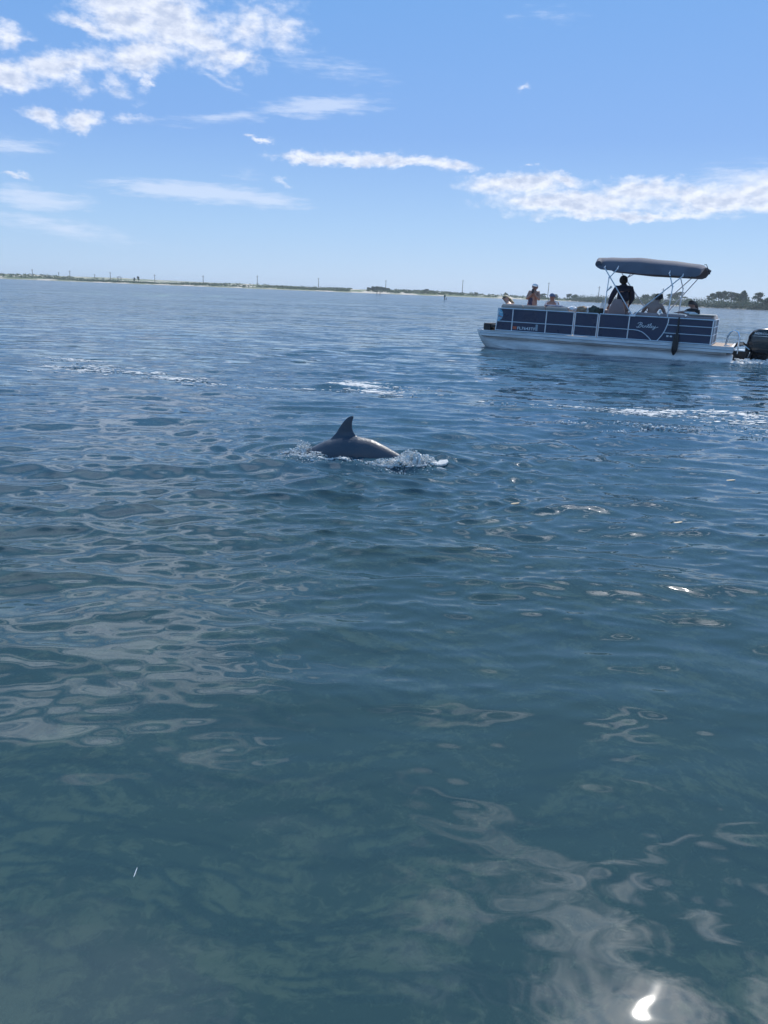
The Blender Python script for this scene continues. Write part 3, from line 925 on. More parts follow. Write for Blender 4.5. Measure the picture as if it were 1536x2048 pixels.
# canopy: an arched cloth with deep side skirts, and its frame
cr = []
NX = 26
for i in range(NX + 1):
    f = i / NX
    x = 3.46 + 3.10 * f
    # along the boat: front end rounded, slight sag between bows
    top = 2.925 + 0.03 * math.sin(f * 3.1) - 0.13 * max(0, f - 0.35) / 0.65
    bot = 2.555 - 0.10 * min(1, f / 0.45) - 0.06 * max(0, f - 0.5)
    e_ = 0.0
    if f < 0.05:
        e_ = (0.05 - f) / 0.05
    if f > 0.93:
        e_ = max(e_, (f - 0.93) / 0.07)
    topf = top - 0.10 * e_ ** 2
    botf = bot + (0.05 if f < 0.1 else 0.26) * e_ ** 2
    sag = 0.012 * math.sin(f * 20)
    ring = []
    n = 22
    for k in range(n + 1):
        u = k / n
        yy = 0.02 + (WID - 0.04) * u
        s = abs(2 * u - 1)
        zz = botf + (topf - botf) * (1 - s ** 5) ** 0.55
        ring.append((x + 0.03 * math.sin(u * 9), yy, zz + sag * (1 - s)))
    # underside
    for k in range(n, -1, -1):
        u = k / n
        yy = 0.04 + (WID - 0.08) * u
        s = abs(2 * u - 1)
        zz = botf + 0.005 + (topf - botf - 0.05) * (1 - s ** 5) ** 0.55
        ring.append((x + 0.03 * math.sin(u * 9), yy, zz + sag * (1 - s)))
    cr.append(ring)
cano = bp('canopy', MB().loft(cr, caps=True), navyc)
cano['label'] = 'dark blue grey bimini cloth top'
roll_ = MB()
roll_.tube([(3.49, 0.05, 2.70), (3.47, 0.3, 2.80), (3.46, 1.2, 2.86), (3.47, WID - 0.3, 2.80), (3.49, WID - 0.05, 2.70)], [0.10, 0.10, 0.09, 0.10, 0.10], 12)
bp('rolled_edge', roll_, navyc, cano)
bp('strap', MB().tube([(6.52, 0.0, 2.77), (6.58, -0.01, 2.78), (6.63, -0.02, 2.68), (6.70, -0.03, 2.55)], 0.010, 6), blackm, cano)
bp('strap_buckle', MB().box(6.68, 6.72, -0.05, -0.01, 2.51, 2.56), blackm, cano, smooth=False)
bp('pocket', MB().box(5.88, 6.12, 0.02, 0.10, 2.385, 2.43, 0.02), navyc, cano)
bp('pocket', MB().box(4.02, 4.22, 0.02, 0.10, 2.475, 2.535, 0.02), navyc, cano)

for yy, s0, q in ((-0.03, 4.70, 0.0), (WID + 0.03, 4.88, 0.06)):
    tl = [((s0, yy, 1.25), (3.70 + q, yy, 2.60)), ((s0 + 0.03, yy + 0.02, 1.24), (5.98 + q * 0.3, yy + 0.02, 2.44)), ((3.84 + q, yy, 1.24), (3.87 + q, yy, 2.32)), ((3.87 + q, yy, 2.30), (4.09 + q, yy, 2.58)), ((5.72 + q, yy, 1.24), (5.745 + q, yy, 2.13)), ((5.745 + q, yy, 2.13), (5.60 + q, yy, 2.50))]
    if yy > 1:
        tl += [((5.35, yy, 1.25), (6.22, yy, 2.46)), ((3.98, yy, 2.38), (4.26, yy, 2.55))]
    for a, b in tl:
        t_ = bp('canopy_tube', MB().tube([a, b], 0.0165, 8), alu)
        bp('knuckle', MB().ball(b, 0.026, 8, 6), alu, t_)
for xx, zz in ((3.70, 2.60), (4.09, 2.60), (5.60, 2.52), (5.98, 2.46)):
    bp('canopy_bow', MB().tube([(xx, -0.03, zz - 0.02), (xx, 0.15, zz + 0.10), (xx, 0.6, zz + 0.20), (xx, WID - 0.6, zz + 0.20), (xx, WID - 0.15, zz + 0.10), (xx, WID + 0.03, zz - 0.02)], 0.014, 8), alu)
bp('frame_mount', MB().box(4.62, 4.80, -0.065, -0.04, 1.21, 1.28, 0.006), alu)
bp('clamp', MB().ball((5.635, -0.03, 2.41), (0.03, 0.03, 0.02), 8, 6), blackm)
bp('side_light', MB().tube([(3.84, -0.03, 1.90), (3.98, -0.05, 2.06)], [0.014, 0.034], 8), alup)
bp('grab_handle', MB().tube([(5.80, WID - 0.1, 1.4), (5.80, WID - 0.1, 1.9)], 0.02, 6), alu)

# docking lights, decals, numbers and script
for xx in (5.80, 5.90):
    bp('docking_light', MB().box(xx - 0.033, xx + 0.033, -0.024, -0.010, 0.675, 0.725, 0.006), whitem, near_panel)


def text_mesh(body, size, m, shear=0.0, ext=0.002, spacing=1.0):
    cu = bpy.data.curves.new('lettering', 'FONT')
    cu.body = body
    cu.size = size
    cu.shear = shear
    cu.extrude = ext
    cu.offset = size * 0.012
    cu.space_character = spacing
    to = bpy.data.objects.new('lettering', cu)
    COL.objects.link(to)
    dg = bpy.context.evaluated_depsgraph_get()
    me = bpy.data.meshes.new_from_object(to.evaluated_get(dg))
    bpy.data.objects.remove(to)
    bpy.data.curves.remove(cu)
    me.materials.clear()
    me.materials.append(m)
    vs = [tuple(v.co) for v in me.vertices]
    fs = [tuple(p.vertices) for p in me.polygons]
    bpy.data.meshes.remove(me)
    return vs, fs


def letters(name, body, size, x, z, y, m, parent, shear=0.0, spacing=1.0, width=None):
    vs, fs = text_mesh(body, size, m, shear, spacing=spacing)
    w_ = max(q[0] for q in vs) - min(q[0] for q in vs)
    k = (width / w_) if width else 1.0
    return bp(name, MB().add([(x + q[0] * k, y - q[2], z + q[1]) for q in vs], fs), m, parent, smooth=False)


letters('registration_number', 'FL7643TF', 0.125, 1.13, 0.60, -0.012, whitem, boat, 0.0, 1.0, 0.60)
bp('registration_sticker', MB().box(0.985, 1.11, -0.014, -0.009, 0.60, 0.69), redprint, smooth=False)
bp('dealer_sticker', MB().box(1.74, 1.81, -0.014, -0.009, 0.59, 0.79), greyprint, smooth=False)
# round decal at the bow, cut by the fence edge
dv = [(0.445, -0.013, 0.93)]
for k in range(19):
    a = -math.pi / 2 + math.pi * k / 18
    dv.append((max(0.415 + 0.0 * k, 0.43 + 0.195 * math.cos(a)), -0.013, 1.03 + 0.20 * math.sin(a)))
dec = bp('bow_decal', MB().add(dv[1:], [tuple(range(19))]), cyanprint, smooth=False)
bp('decal_wave', MB().tube([(0.45, -0.015, 1.10), (0.50, -0.015, 1.13), (0.55, -0.015, 1.09), (0.60, -0.015, 1.11)], 0.011, 5), whitem, dec)
bp('decal_wave', MB().tube([(0.45, -0.015, 0.97), (0.50, -0.015, 1.00), (0.56, -0.015, 0.96), (0.60, -0.015, 0.98)], 0.011, 5), redprint, dec)
bp('decal_wave', MB().tube([(0.45, -0.015, 0.91), (0.52, -0.015, 0.93), (0.57, -0.015, 0.91)], 0.011, 5), whitem, dec)
# flowing script lettering, drawn stroke by stroke: Bentley
SCR = [
    [(0.00, 0.02), (0.05, -0.01), (0.10, 0.02), (0.16, 0.14), (0.20, 0.20)],                       # stem of the B
    [(0.06, 0.15), (0.08, 0.20), (0.16, 0.225), (0.25, 0.21), (0.26, 0.165), (0.20, 0.125), (0.15, 0.115)],
    [(0.15, 0.115), (0.22, 0.11), (0.24, 0.065), (0.19, 0.015), (0.12, 0.0), (0.05, 0.015)],
    [(0.26, 0.05), (0.31, 0.07), (0.32, 0.10), (0.29, 0.11), (0.27, 0.07), (0.28, 0.02), (0.33, 0.01), (0.37, 0.04)],
    [(0.37, 0.01), (0.40, 0.095), (0.40, 0.06), (0.44, 0.10), (0.46, 0.085), (0.44, 0.02), (0.48, 0.015)],
    [(0.48, 0.015), (0.54, 0.10), (0.57, 0.18), (0.54, 0.07), (0.54, 0.015), (0.58, 0.015)],
    [(0.50, 0.13), (0.60, 0.135)],
    [(0.58, 0.015), (0.64, 0.11), (0.68, 0.20), (0.66, 0.215), (0.63, 0.12), (0.62, 0.03), (0.66, 0.01)],
    [(0.66, 0.03), (0.72, 0.06), (0.73, 0.10), (0.70, 0.11), (0.68, 0.06), (0.70, 0.01), (0.76, 0.03)],
    [(0.78, 0.10), (0.77, 0.04), (0.81, 0.02), (0.86, 0.08), (0.87, 0.11), (0.84, 0.0), (0.80, -0.07), (0.74, -0.075), (0.76, -0.03), (0.90, 0.03), (1.0, 0.06)],
]
sm = MB()
for st in SCR:
    sm.tube([(4.86 + 0.64 * a, -0.014, 0.905 + 0.66 * b) for a, b in st], 0.0085, 5)
bp('script_lettering', sm, whitem, near_panel)

# black steps folded on the bow deck
bs = bp('bow_steps', MB().box(-0.06, 0.20, 0.10, 0.75, 0.51, 0.73, 0.02), blackm)
for k in range(4):
    bp('step_tread', MB().box(0.21, 0.43, 0.10 + k * 0.17, 0.22 + k * 0.17, 0.60, 0.70, 0.01), blackm, bs)
bp('mooring_cleat', MB().tube([(-0.22, 0.05, 0.53), (-0.08, 0.05, 0.53)], 0.015, 6), alu)
bp('mooring_cleat', MB().tube([(7.40, 0.06, 0.54), (7.55, 0.06, 0.54)], 0.015, 6), alu)

# boarding ladder at the stern
lad = bp('boarding_ladder', MB().tube([(7.42, 0.45, 0.50), (7.44, 0.45, 0.78), (7.50, 0.45, 0.92), (7.60, 0.45, 0.965), (7.70, 0.45, 0.92), (7.76, 0.45, 0.80), (7.78, 0.45, 0.30)], 0.019, 8), chrome)
bp('side_tube', MB().tube([(7.42, 0.85, 0.50), (7.44, 0.85, 0.78), (7.50, 0.85, 0.92), (7.60, 0.85, 0.965), (7.70, 0.85, 0.92), (7.76, 0.85, 0.80), (7.78, 0.85, 0.30)], 0.019, 8), chrome, lad)
for z in (0.42, 0.62, 0.80):
    bp('rung', MB().tube([(7.775, 0.45, z), (7.775, 0.85, z)], 0.016, 6), chrome, lad)

# transom pod and outboard motor
tp = bp('transom_pod', MB().add([(7.62, 0.75, 0.36), (8.02, 0.80, 0.36), (7.95, 0.85, -0.05), (7.62, 0.75, -0.15), (7.62, 1.65, 0.36), (8.02, 1.60, 0.36), (7.95, 1.55, -0.05), (7.62, 1.65, -0.15)], [(0, 1, 2, 3), (7, 6, 5, 4), (0, 4, 5, 1), (1, 5, 6, 2), (2, 6, 7, 3)]), blackm, smooth=False)
bp('pod_step', MB().box(7.64, 7.98, 0.78, 1.62, 0.372, 0.395), chrome, tp, smooth=False)
mo = []
MS = [(7.99, 0.56, 0.86, 0.10), (8.02, 0.42, 0.92, 0.17), (8.10, 0.30, 1.01, 0.21), (8.22, 0.26, 1.055, 0.235), (8.45, 0.25, 1.075, 0.245), (8.68, 0.28, 1.06, 0.24), (8.80, 0.34, 1.01, 0.21), (8.86, 0.46, 0.90, 0.12)]
for x, z0_, z1_, hy_ in MS:
    n = 20
    mo.append([(x + 0.02 * math.sin(2 * math.pi * k / n), 1.2 + hy_ * math.copysign(abs(math.cos(2 * math.pi * k / n)) ** 0.65, math.cos(2 * math.pi * k / n)), (z0_ + z1_) / 2 + (z1_ - z0_) / 2 * math.copysign(abs(math.sin(2 * math.pi * k / n)) ** 0.6, math.sin(2 * math.pi * k / n))) for k in range(n)])
mot = bp('outboard_motor', MB().loft(mo), motorm)
lw = []
for z, x0_, x1_, hy_ in ((0.36, 8.06, 8.78, 0.17), (0.20, 8.12, 8.66, 0.12), (0.0, 8.18, 8.58, 0.09), (-0.35, 8.22, 8.50, 0.06), (-0.70, 8.24, 8.46, 0.04)):
    lw.append([(0.5 * (x0_ + x1_) + 0.5 * (x1_ - x0_) * math.cos(a), 1.2 + hy_ * math.sin(a), z) for a in [2 * math.pi * k / 16 for k in range(16)]])
bp('lower_unit', MB().loft(lw), motorm, mot)
bp('gear_case', MB().tube([(8.0, 1.2, -0.72), (8.12, 1.2, -0.72), (8.40, 1.2, -0.72), (8.58, 1.2, -0.72)], [0.02, 0.07, 0.07, 0.04], 10), motorm, mot)
for k in range(3):
    a = 2 * math.pi * k / 3
    ca, sa = math.cos(a), math.sin(a)
    bp('propeller_blade', MB().add([(8.60, 1.2 + 0.04 * ca, -0.72 + 0.04 * sa), (8.58, 1.2 + 0.17 * ca - 0.07 * sa, -0.72 + 0.17 * sa + 0.07 * ca), (8.61, 1.2 + 0.19 * ca, -0.72 + 0.19 * sa), (8.64, 1.2 + 0.16 * ca + 0.08 * sa, -0.72 + 0.16 * sa - 0.08 * ca)], [(0, 1, 2, 3)]), alu, mot, smooth=False)
bp('mounting_bracket', MB().box(7.96, 8.16, 1.05, 1.35, 0.16, 0.60, 0.02), blackm, mot)
bp('cowl_stripe', MB().tube([(8.10, 0.952, 0.835), (8.35, 0.946, 0.84), (8.70, 0.952, 0.83)], 0.008, 5), alup, mot)
letters('motor_lettering', 'MERCURY', 0.085, 8.14, 0.885, 0.942, whitem, mot, 0.15, 1.0, 0.52)
bp('steering_link', MB().tube([(7.78, 1.0, 0.50), (7.95, 0.98, 0.52), (8.08, 0.99, 0.42)], 0.016, 6), chrome, mot)
bp('steering_link', MB().tube([(8.11, 0.98, 0.36), (8.06, 0.97, 0.14)], 0.012, 6), chrome, mot)
for k in range(4):
    z = 0.56 + 0.05 * math.sin(k * 2.1)
    bp('cable', MB().tube([(7.60, 0.9 + 0.1 * k, 0.40), (7.72, 0.92 + 0.1 * k, z), (7.88, 1.0 + 0.06 * k, z + 0.02), (8.06, 1.1 + 0.03 * k, 0.48)], 0.017, 6), blackm, mot)

# fender hanging over the side
fe = thing('boat_fender', (6.07, -0.1, 0.2), BOAT, label='black boat fender hanging from the stern rail of the pontoon boat', cat='fender')
fr_ = []
for z, hx_, hy_ in ((0.80, 0.035, 0.02), (0.74, 0.065, 0.05), (0.62, 0.085, 0.06), (0.40, 0.088, 0.065), (0.30, 0.085, 0.06), (0.22, 0.055, 0.045), (0.16, 0.02, 0.02)):
    fr_.append([(6.07 - (0.74 - z) * 0.03 + hx_ * math.cos(a), -0.10 + hy_ * math.sin(a), z) for a in [2 * math.pi * k / 14 for k in range(14)]][::-1])
part('fender_body', MB().loft(fr_), blackm, fe)
part('fender_strap', MB().tube([(6.06, -0.005, 1.26), (6.06, -0.05, 1.24), (6.065, -0.06, 1.05), (6.07, -0.10, 0.78)], [0.020, 0.022, 0.026, 0.035], 8), blackm, fe)

# ------------------------------------------------------------------ people
skin_l = mat('fair skin', (0.52, 0.30, 0.22), 0.5, var=0.08, vscale=5)
skin_m = mat('tanned skin', (0.38, 0.22, 0.17), 0.5, var=0.08, vscale=5)
hair_b = mat('blond hair', (0.46, 0.33, 0.17), 0.6, var=0.3, vscale=30)
hair_d = mat('dark brown hair', (0.035, 0.024, 0.02), 0.55, var=0.3, vscale=30)
navycl = mat('navy cotton', (0.016, 0.022, 0.05), 0.85, var=0.15)
blackcl = mat('black cotton', (0.014, 0.015, 0.018), 0.85, var=0.15)
whitecl = mat('white cloth', (0.75, 0.75, 0.76), 0.85, var=0.06)
bluecl = mat('slate blue cloth', (0.12, 0.17, 0.27), 0.85, var=0.1)
floral = mat('dark floral swimsuit cloth', (0.10, 0.09, 0.16), 0.8, vscale=30, col2=(0.012, 0.015, 0.05))
shortm = mat('grey shorts cloth', (0.14, 0.15, 0.18), 0.85)
eyem = mat('dark eyes', (0.02, 0.015, 0.012), 0.3)


def skinned(name, chains, m, parent, sub=1, **kw):
    """grow one continuous surface round chains of (x, y, z, radius)"""
    verts, rad, edges, idx = [], [], [], {}
    for chn in chains:
        prev = None
        for q in chn:
            key = (round(q[0], 4), round(q[1], 4), round(q[2], 4))
            if key not in idx:
                idx[key] = len(verts)
                verts.append(q[:3])
                rad.append(q[3])
            if prev is not None and prev != idx[key]:
                edges.append((prev, idx[key]))
            prev = idx[key]
    me = bpy.data.meshes.new('t')
    me.from_pydata(verts, edges, [])
    o = bpy.data.objects.new('t', me)
    COL.objects.link(o)
    o.modifiers.new('s', 'SKIN')
    sv = me.skin_vertices[0].data
    for i, r_ in enumerate(rad):
        k_ = 1.22 if r_ > 0.03 else 1.1
        sv[i].radius = (r_ * k_, r_ * k_)
    sv[0].use_root = True
    md = o.modifiers.new('u', 'SUBSURF')
    md.levels = md.render_levels = sub
    dg = bpy.context.evaluated_depsgraph_get()
    dg.update()
    me2 = bpy.data.meshes.new_from_object(o.evaluated_get(dg))
    vs = [tuple(v.co) for v in me2.vertices]
    fs = [tuple(p_.vertices) for p_ in me2.polygons]
    bpy.data.objects.remove(o)
    bpy.data.meshes.remove(me)
    bpy.data.meshes.remove(me2)
    mb = MB().add(vs, fs)
    return part(name, mb, m, parent, **kw)


def hand(p, d, spread, r=0.010):
    """five fingers from palm point p pointing along d"""
    d = Vector(d).normalized()
    s = Vector(spread).normalized()
    nn = d.cross(s).normalized()
    out = []
    palm = Vector(p) + d * 0.045
    for k, (off, ln) in enumerate(((-0.030, 0.062), (-0.010, 0.075), (0.010, 0.070), (0.028, 0.055))):
        b = palm + s * off + d * 0.03
        out.append([(*palm, 0.022), (*b, r), (*(b + d * ln * 0.6 + nn * 0.01), r * 0.95), (*(b + d * ln * 0.9 + nn * 0.03), r * 0.8)])
    b = Vector(p) + d * 0.02
    out.append([(*palm, 0.022), (*(b - s * 0.045 + nn * 0.01), r * 1.1), (*(b - s * 0.055 + d * 0.045 + nn * 0.02), r * 0.9)])
    return [[(*palm, 0.022)]] and out, tuple(palm)


def person(loc, label, head, face, neck, sh_l, sh_r, hip, arm_l, arm_r, leg_l, leg_r, skinm, hs=1.0, group='people aboard the pontoon boat'):
    """joints in boat coordinates; face = unit direction the face looks"""
    e = thing('person', loc, BOAT, label=label, cat='person', group=group)
    V = Vector
    f = V(face).normalized()
    up = (V(head) - V(neck)).normalized()
    chest = (V(sh_l) + V(sh_r)) / 2
    mid = (chest * 0.5 + V(hip) * 0.5)
    sd_ = (V(sh_r) - V(sh_l)).normalized()
    ch = []
    hp = V(hip)
    low_chest = chest * 0.75 + hp * 0.25
    ch.append([(*hp, 0.135), (*mid, 0.115), (*low_chest, 0.135), (*(chest + (hp - chest) * 0.05), 0.12), (*V(neck), 0.058), (*(V(head) - up * 0.075 * hs), 0.062 * hs), (*(V(head) - up * 0.01), 0.090 * hs), (*(V(head) + up * 0.055 * hs), 0.082 * hs)])
    ct = chest + (hp - chest) * 0.05
    for sh, arm in ((sh_l, arm_l), (sh_r, arm_r)):
        el_, wr = arm
        pal = V(wr) + (V(wr) - V(el_)).normalized() * 0.05
        ch.append([(*ct, 0.12), (*V(sh), 0.062), (*(V(sh) * 0.5 + V(el_) * 0.5), 0.050), (*V(el_), 0.040), (*(V(el_) * 0.5 + V(wr) * 0.5), 0.036), (*V(wr), 0.026), (*pal, 0.032)])
        d = (V(wr) - V(el_)).normalized()
        s = d.cross(V((0.3, 0.2, 1))).normalized()
        for off, ln in ((-0.03, 0.055), (-0.01, 0.068), (0.01, 0.064), (0.028, 0.05)):
            b = pal + s * off + d * 0.025
            ch.append([(*pal, 0.032), (*b, 0.010), (*(b + d * ln * 0.7), 0.009), (*(b + d * ln), 0.008)])
        ch.append([(*pal, 0.032), (*(pal - s * 0.04 - d * 0.01), 0.011), (*(pal - s * 0.052 + d * 0.03), 0.009)])
    for sg, leg in ((-1, leg_l), (1, leg_r)):
        kn, an = leg
        hj = hp + sd_ * 0.085 * sg - V((0, 0, 0.05))
        toe = V(an) + V((f.x, f.y, 0)).normalized() * 0.16 + V((0, 0, -0.03))
        ch.append([(*hp, 0.135), (*hj, 0.095), (*(hj * 0.5 + V(kn) * 0.5), 0.078), (*V(kn), 0.055), (*(V(kn) * 0.6 + V(an) * 0.4), 0.052), (*V(an), 0.036), (*toe, 0.026)])
    body = skinned('body', ch, skinm, e, sub=2)
    side = f.cross(up).normalized()
    # face: nose, eyes, ears, mouth
    hc = V(head)
    nose = MB().tube([hc + f * 0.085 * hs + up * 0.012, hc + f * 0.112 * hs - up * 0.022, hc + f * 0.088 * hs - up * 0.030], [0.010, 0.015, 0.010], 7)
    part('nose', nose, skinm, e)
    for s_ in (-1, 1):
        part('eye', MB().ball(hc + f * 0.086 * hs + side * 0.032 * s_ + up * 0.012, 0.011, 8, 6), eyem, e)
        part('ear', MB().ball(hc + side * 0.090 * s_ * hs - up * 0.01, (0.018, 0.018, 0.030), 8, 6), skinm, e)
    part('mouth', MB().tube([hc + f * 0.083 * hs - up * 0.052 - side * 0.022, hc + f * 0.092 * hs - up * 0.053, hc + f * 0.083 * hs - up * 0.052 + side * 0.022], 0.006, 6), mat('lips', (0.35, 0.12, 0.10), 0.5) if 'lips' not in bpy.data.materials else bpy.data.materials['lips'], e)
    return e, hc, f, up, side


def shell(name, hc, f, up, side, m, e, r, low=-0.2, back=0.0, drop=0.0):
    """hair or a cap: the part of a ball above a slanted plane"""
    vs, fs = [], []
    nu, nv = 20, 9
    for i in range(nv + 1):
        for j in range(nu):
            a = 2 * math.pi * j / nu
            cf = math.cos(a)
            lim = low + (1 - cf) * 0.5 * -0.5 * (1 + drop)         # hangs lower at the back
            t = math.pi / 2 - (math.pi / 2 - lim) * (i / nv)
            q = hc + f * (math.cos(t) * math.cos(a) * r[0] - back) + side * (math.cos(t) * math.sin(a) * r[1]) + up * (math.sin(t) * r[2])
            vs.append(q)
    for i in range(nv):
        for j in range(nu):
            k = (j + 1) % nu
            fs.append((i * nu + j, i * nu + k, (i + 1) * nu + k, (i + 1) * nu + j))
    fs.append(tuple(range(nv * nu, nv * nu + nu))[::-1])
    return part(name, MB().add(vs, fs), m, e)


def brim(hc, f, up, side, m, cap, z=0.035, ln=0.085):
    vs = []
    for dz_ in (0, 0.008):
        for k in range(9):
            a = -1.1 + 2.2 * k / 8
            vs.append(hc + up * (z + dz_) + f * 0.085 * math.cos(a) + side * 0.085 * math.sin(a))
            vs.append(hc + up * (z - 0.02 + dz_) + f * (0.085 + ln) * math.cos(a * 0.8) + side * 0.095 * math.sin(a * 0.8))
    fs = []
    for k in range(8):
        a = 2 * k
        fs.append((a, a + 1, a + 3, a + 2))
        fs.append((a + 18, a + 20, a + 21, a + 19))
        fs.append((a + 1, a + 19, a + 21, a + 3))
    return part('brim', MB().add(vs, fs), m, cap)


def tailhair(pts, rad, m, e):
    part('long_hair', MB().tube(pts, rad, 8), m, e)


# 1: woman at the bow, only her head above the cushions
e, hc, f, up, sd_ = person((0.55, 0.6, 0.5), 'blond woman in sunglasses slouched low in the bow seat, only her head showing', (0.47, 0.62, 1.54), (-0.55, -0.8, 0.1), (0.55, 0.62, 1.41), (0.60, 0.42, 1.31), (0.60, 0.80, 1.31), (0.88, 0.62, 1.08), ((0.75, 0.32, 1.08), (0.95, 0.40, 1.06)), ((0.80, 0.86, 1.12), (1.02, 0.84, 1.06)), ((1.30, 0.52, 1.10), (1.72, 0.50, 1.05)), ((1.30, 0.72, 1.10), (1.72, 0.74, 1.05)), skin_l)
shell('hair', hc, f, up, sd_, hair_b, e, (0.112, 0.108, 0.118), 0.30, 0.008, 0.8)
tailhair([hc - f * 0.06 + up * 0.04, hc - f * 0.13 - up * 0.03 + Vector((0.05, 0, 0)), hc + Vector((0.22, 0.02, -0.09)), hc + Vector((0.30, 0.03, -0.14))], [0.05, 0.055, 0.04, 0.012], hair_b, e)
part('sunglasses', MB().tube([hc + f * 0.080 + sd_ * 0.06 + up * 0.012, hc + f * 0.105 + sd_ * 0.03 + up * 0.010, hc + f * 0.105 - sd_ * 0.03 + up * 0.010, hc + f * 0.080 - sd_ * 0.06 + up * 0.012], 0.018, 6), eyem, e)
skinned('swimsuit', [[(0.86, 0.62, 1.09, 0.145), (0.76, 0.62, 1.18, 0.128), (0.68, 0.62, 1.25, 0.140)]], whitecl, e)

# 2: woman standing in a white cap
e, hc, f, up, sd_ = person((1.32, 0.85, 0.5), 'woman in white cap and dark floral swimsuit standing at the bow, hands at her face', (1.36, 0.85, 1.955), (0.15, -1, -0.05), (1.34, 0.86, 1.83), (1.20, 0.86, 1.775), (1.48, 0.87, 1.775), (1.30, 0.88, 1.36), ((1.14, 0.78, 1.56), (1.34, 0.66, 1.73)), ((1.55, 0.80, 1.55), (1.40, 0.66, 1.74)), ((1.24, 0.86, 0.95), (1.24, 0.92, 0.57)), ((1.38, 0.86, 0.95), (1.40, 0.92, 0.57)), skin_m, 0.95)
shell('hair', hc, f, up, sd_, hair_d, e, (0.102, 0.100, 0.105), 0.35, 0.008, 0.7)
cap = shell('cap', hc + up * 0.012, f, up, sd_, whitecl, e, (0.112, 0.108, 0.112), 0.28)
brim(hc, f, up, sd_, whitecl, cap, 0.045)
skinned('swimsuit', [[(1.30, 0.88, 1.33, 0.148), (1.305, 0.875, 1.44, 0.128), (1.31, 0.87, 1.55, 0.127), (1.325, 0.868, 1.66, 0.142)]], floral, e)
ph = thing('phone', (1.37, 0.60, 1.76), BOAT, label='dark phone held up to the face of the woman in the white cap', cat='phone')
part('case', MB().box(1.335, 1.405, 0.575, 0.586, 1.745, 1.885, 0.003), blackm, ph)
part('lens', MB().ball((1.352, 0.572, 1.865), (0.008, 0.004, 0.008), 8, 6), eyem, ph)

# 3: passenger in a blue cap on the far bench
e, hc, f, up, sd_ = person((1.68, 2.05, 0.5), 'seated person in a slate blue cap with a white towel on the shoulders', (1.68, 2.02, 1.67), (-0.3, -1, 0), (1.68, 2.06, 1.53), (1.50, 2.08, 1.45), (1.86, 2.08, 1.45), (1.68, 2.08, 1.06), ((1.44, 1.95, 1.20), (1.52, 1.75, 1.10)), ((1.92, 1.95, 1.20), (1.84, 1.75, 1.10)), ((1.58, 1.62, 1.05), (1.58, 1.60, 0.58)), ((1.78, 1.62, 1.05), (1.78, 1.60, 0.58)), skin_m)
cap = shell('cap', hc + up * 0.01, f, up, sd_, bluecl, e, (0.112, 0.108, 0.115), 0.20)
brim(hc, f, up, sd_, bluecl, cap, 0.035)
part('towel', MB().tube([(1.46, 2.02, 1.34), (1.53, 2.03, 1.50), (1.68, 2.12, 1.535), (1.83, 2.03, 1.50), (1.90, 2.0, 1.34)], [0.04, 0.055, 0.05, 0.055, 0.04], 8), whitecl, e)
skinned('shorts', [[(1.68, 2.08, 1.07, 0.15), (1.60, 1.86, 1.05, 0.10), (1.58, 1.70, 1.05, 0.085)], [(1.68, 2.08, 1.07, 0.15), (1.76, 1.86, 1.05, 0.10), (1.78, 1.70, 1.05, 0.085)]], shortm, e)

# 4: captain standing at the wheel
CX = 0.03
e, hc, f, up, sd_ = person((4.02, 1.75, 0.5), 'captain in dark long sleeved shirt and hood standing under the canopy', (4.02, 1.72, 2.30), (-0.75, 0.65, 0), (4.04, 1.74, 2.15), (3.84, 1.68, 2.05), (4.27, 1.78, 2.05), (4.08, 1.76, 1.50), ((3.72, 1.66, 1.75), (3.66, 1.70, 1.47)), ((4.36, 1.82, 1.76), (4.26, 1.88, 1.50)), ((4.0, 1.70, 1.00), (4.0, 1.74, 0.57)), ((4.20, 1.80, 1.00), (4.20, 1.84, 0.57)), skin_m)
shell('hood', hc, f, up, sd_, blackcl, e, (0.138, 0.130, 0.150), -0.15, 0.004, 1.6)
skinned('shirt', [[(4.10, 1.76, 1.58, 0.185), (4.08, 1.755, 1.78, 0.178), (4.06, 1.74, 1.95, 0.180), (4.055, 1.735, 2.04, 0.172), (4.04, 1.74, 2.12, 0.105), (4.03, 1.73, 2.19, 0.095)],
                  [(4.055, 1.735, 2.04, 0.172), (3.86, 1.68, 2.03, 0.098), (3.775, 1.67, 1.88, 0.082), (3.72, 1.66, 1.75, 0.070), (3.68, 1.68, 1.60, 0.056), (3.665, 1.70, 1.50, 0.040)],
                  [(4.055, 1.735, 2.04, 0.172), (4.27, 1.78, 2.03, 0.098), (4.32, 1.80, 1.90, 0.084), (4.36, 1.82, 1.76, 0.070), (4.31, 1.85, 1.62, 0.048), (4.27, 1.87, 1.53, 0.040)]], navycl, e, 2)
skinned('shorts', [[(4.08, 1.76, 1.50, 0.150), (4.02, 1.72, 1.28, 0.105), (4.0, 1.70, 1.08, 0.09)], [(4.08, 1.76, 1.50, 0.150), (4.17, 1.78, 1.28, 0.105), (4.20, 1.80, 1.08, 0.09)]], shortm, e)

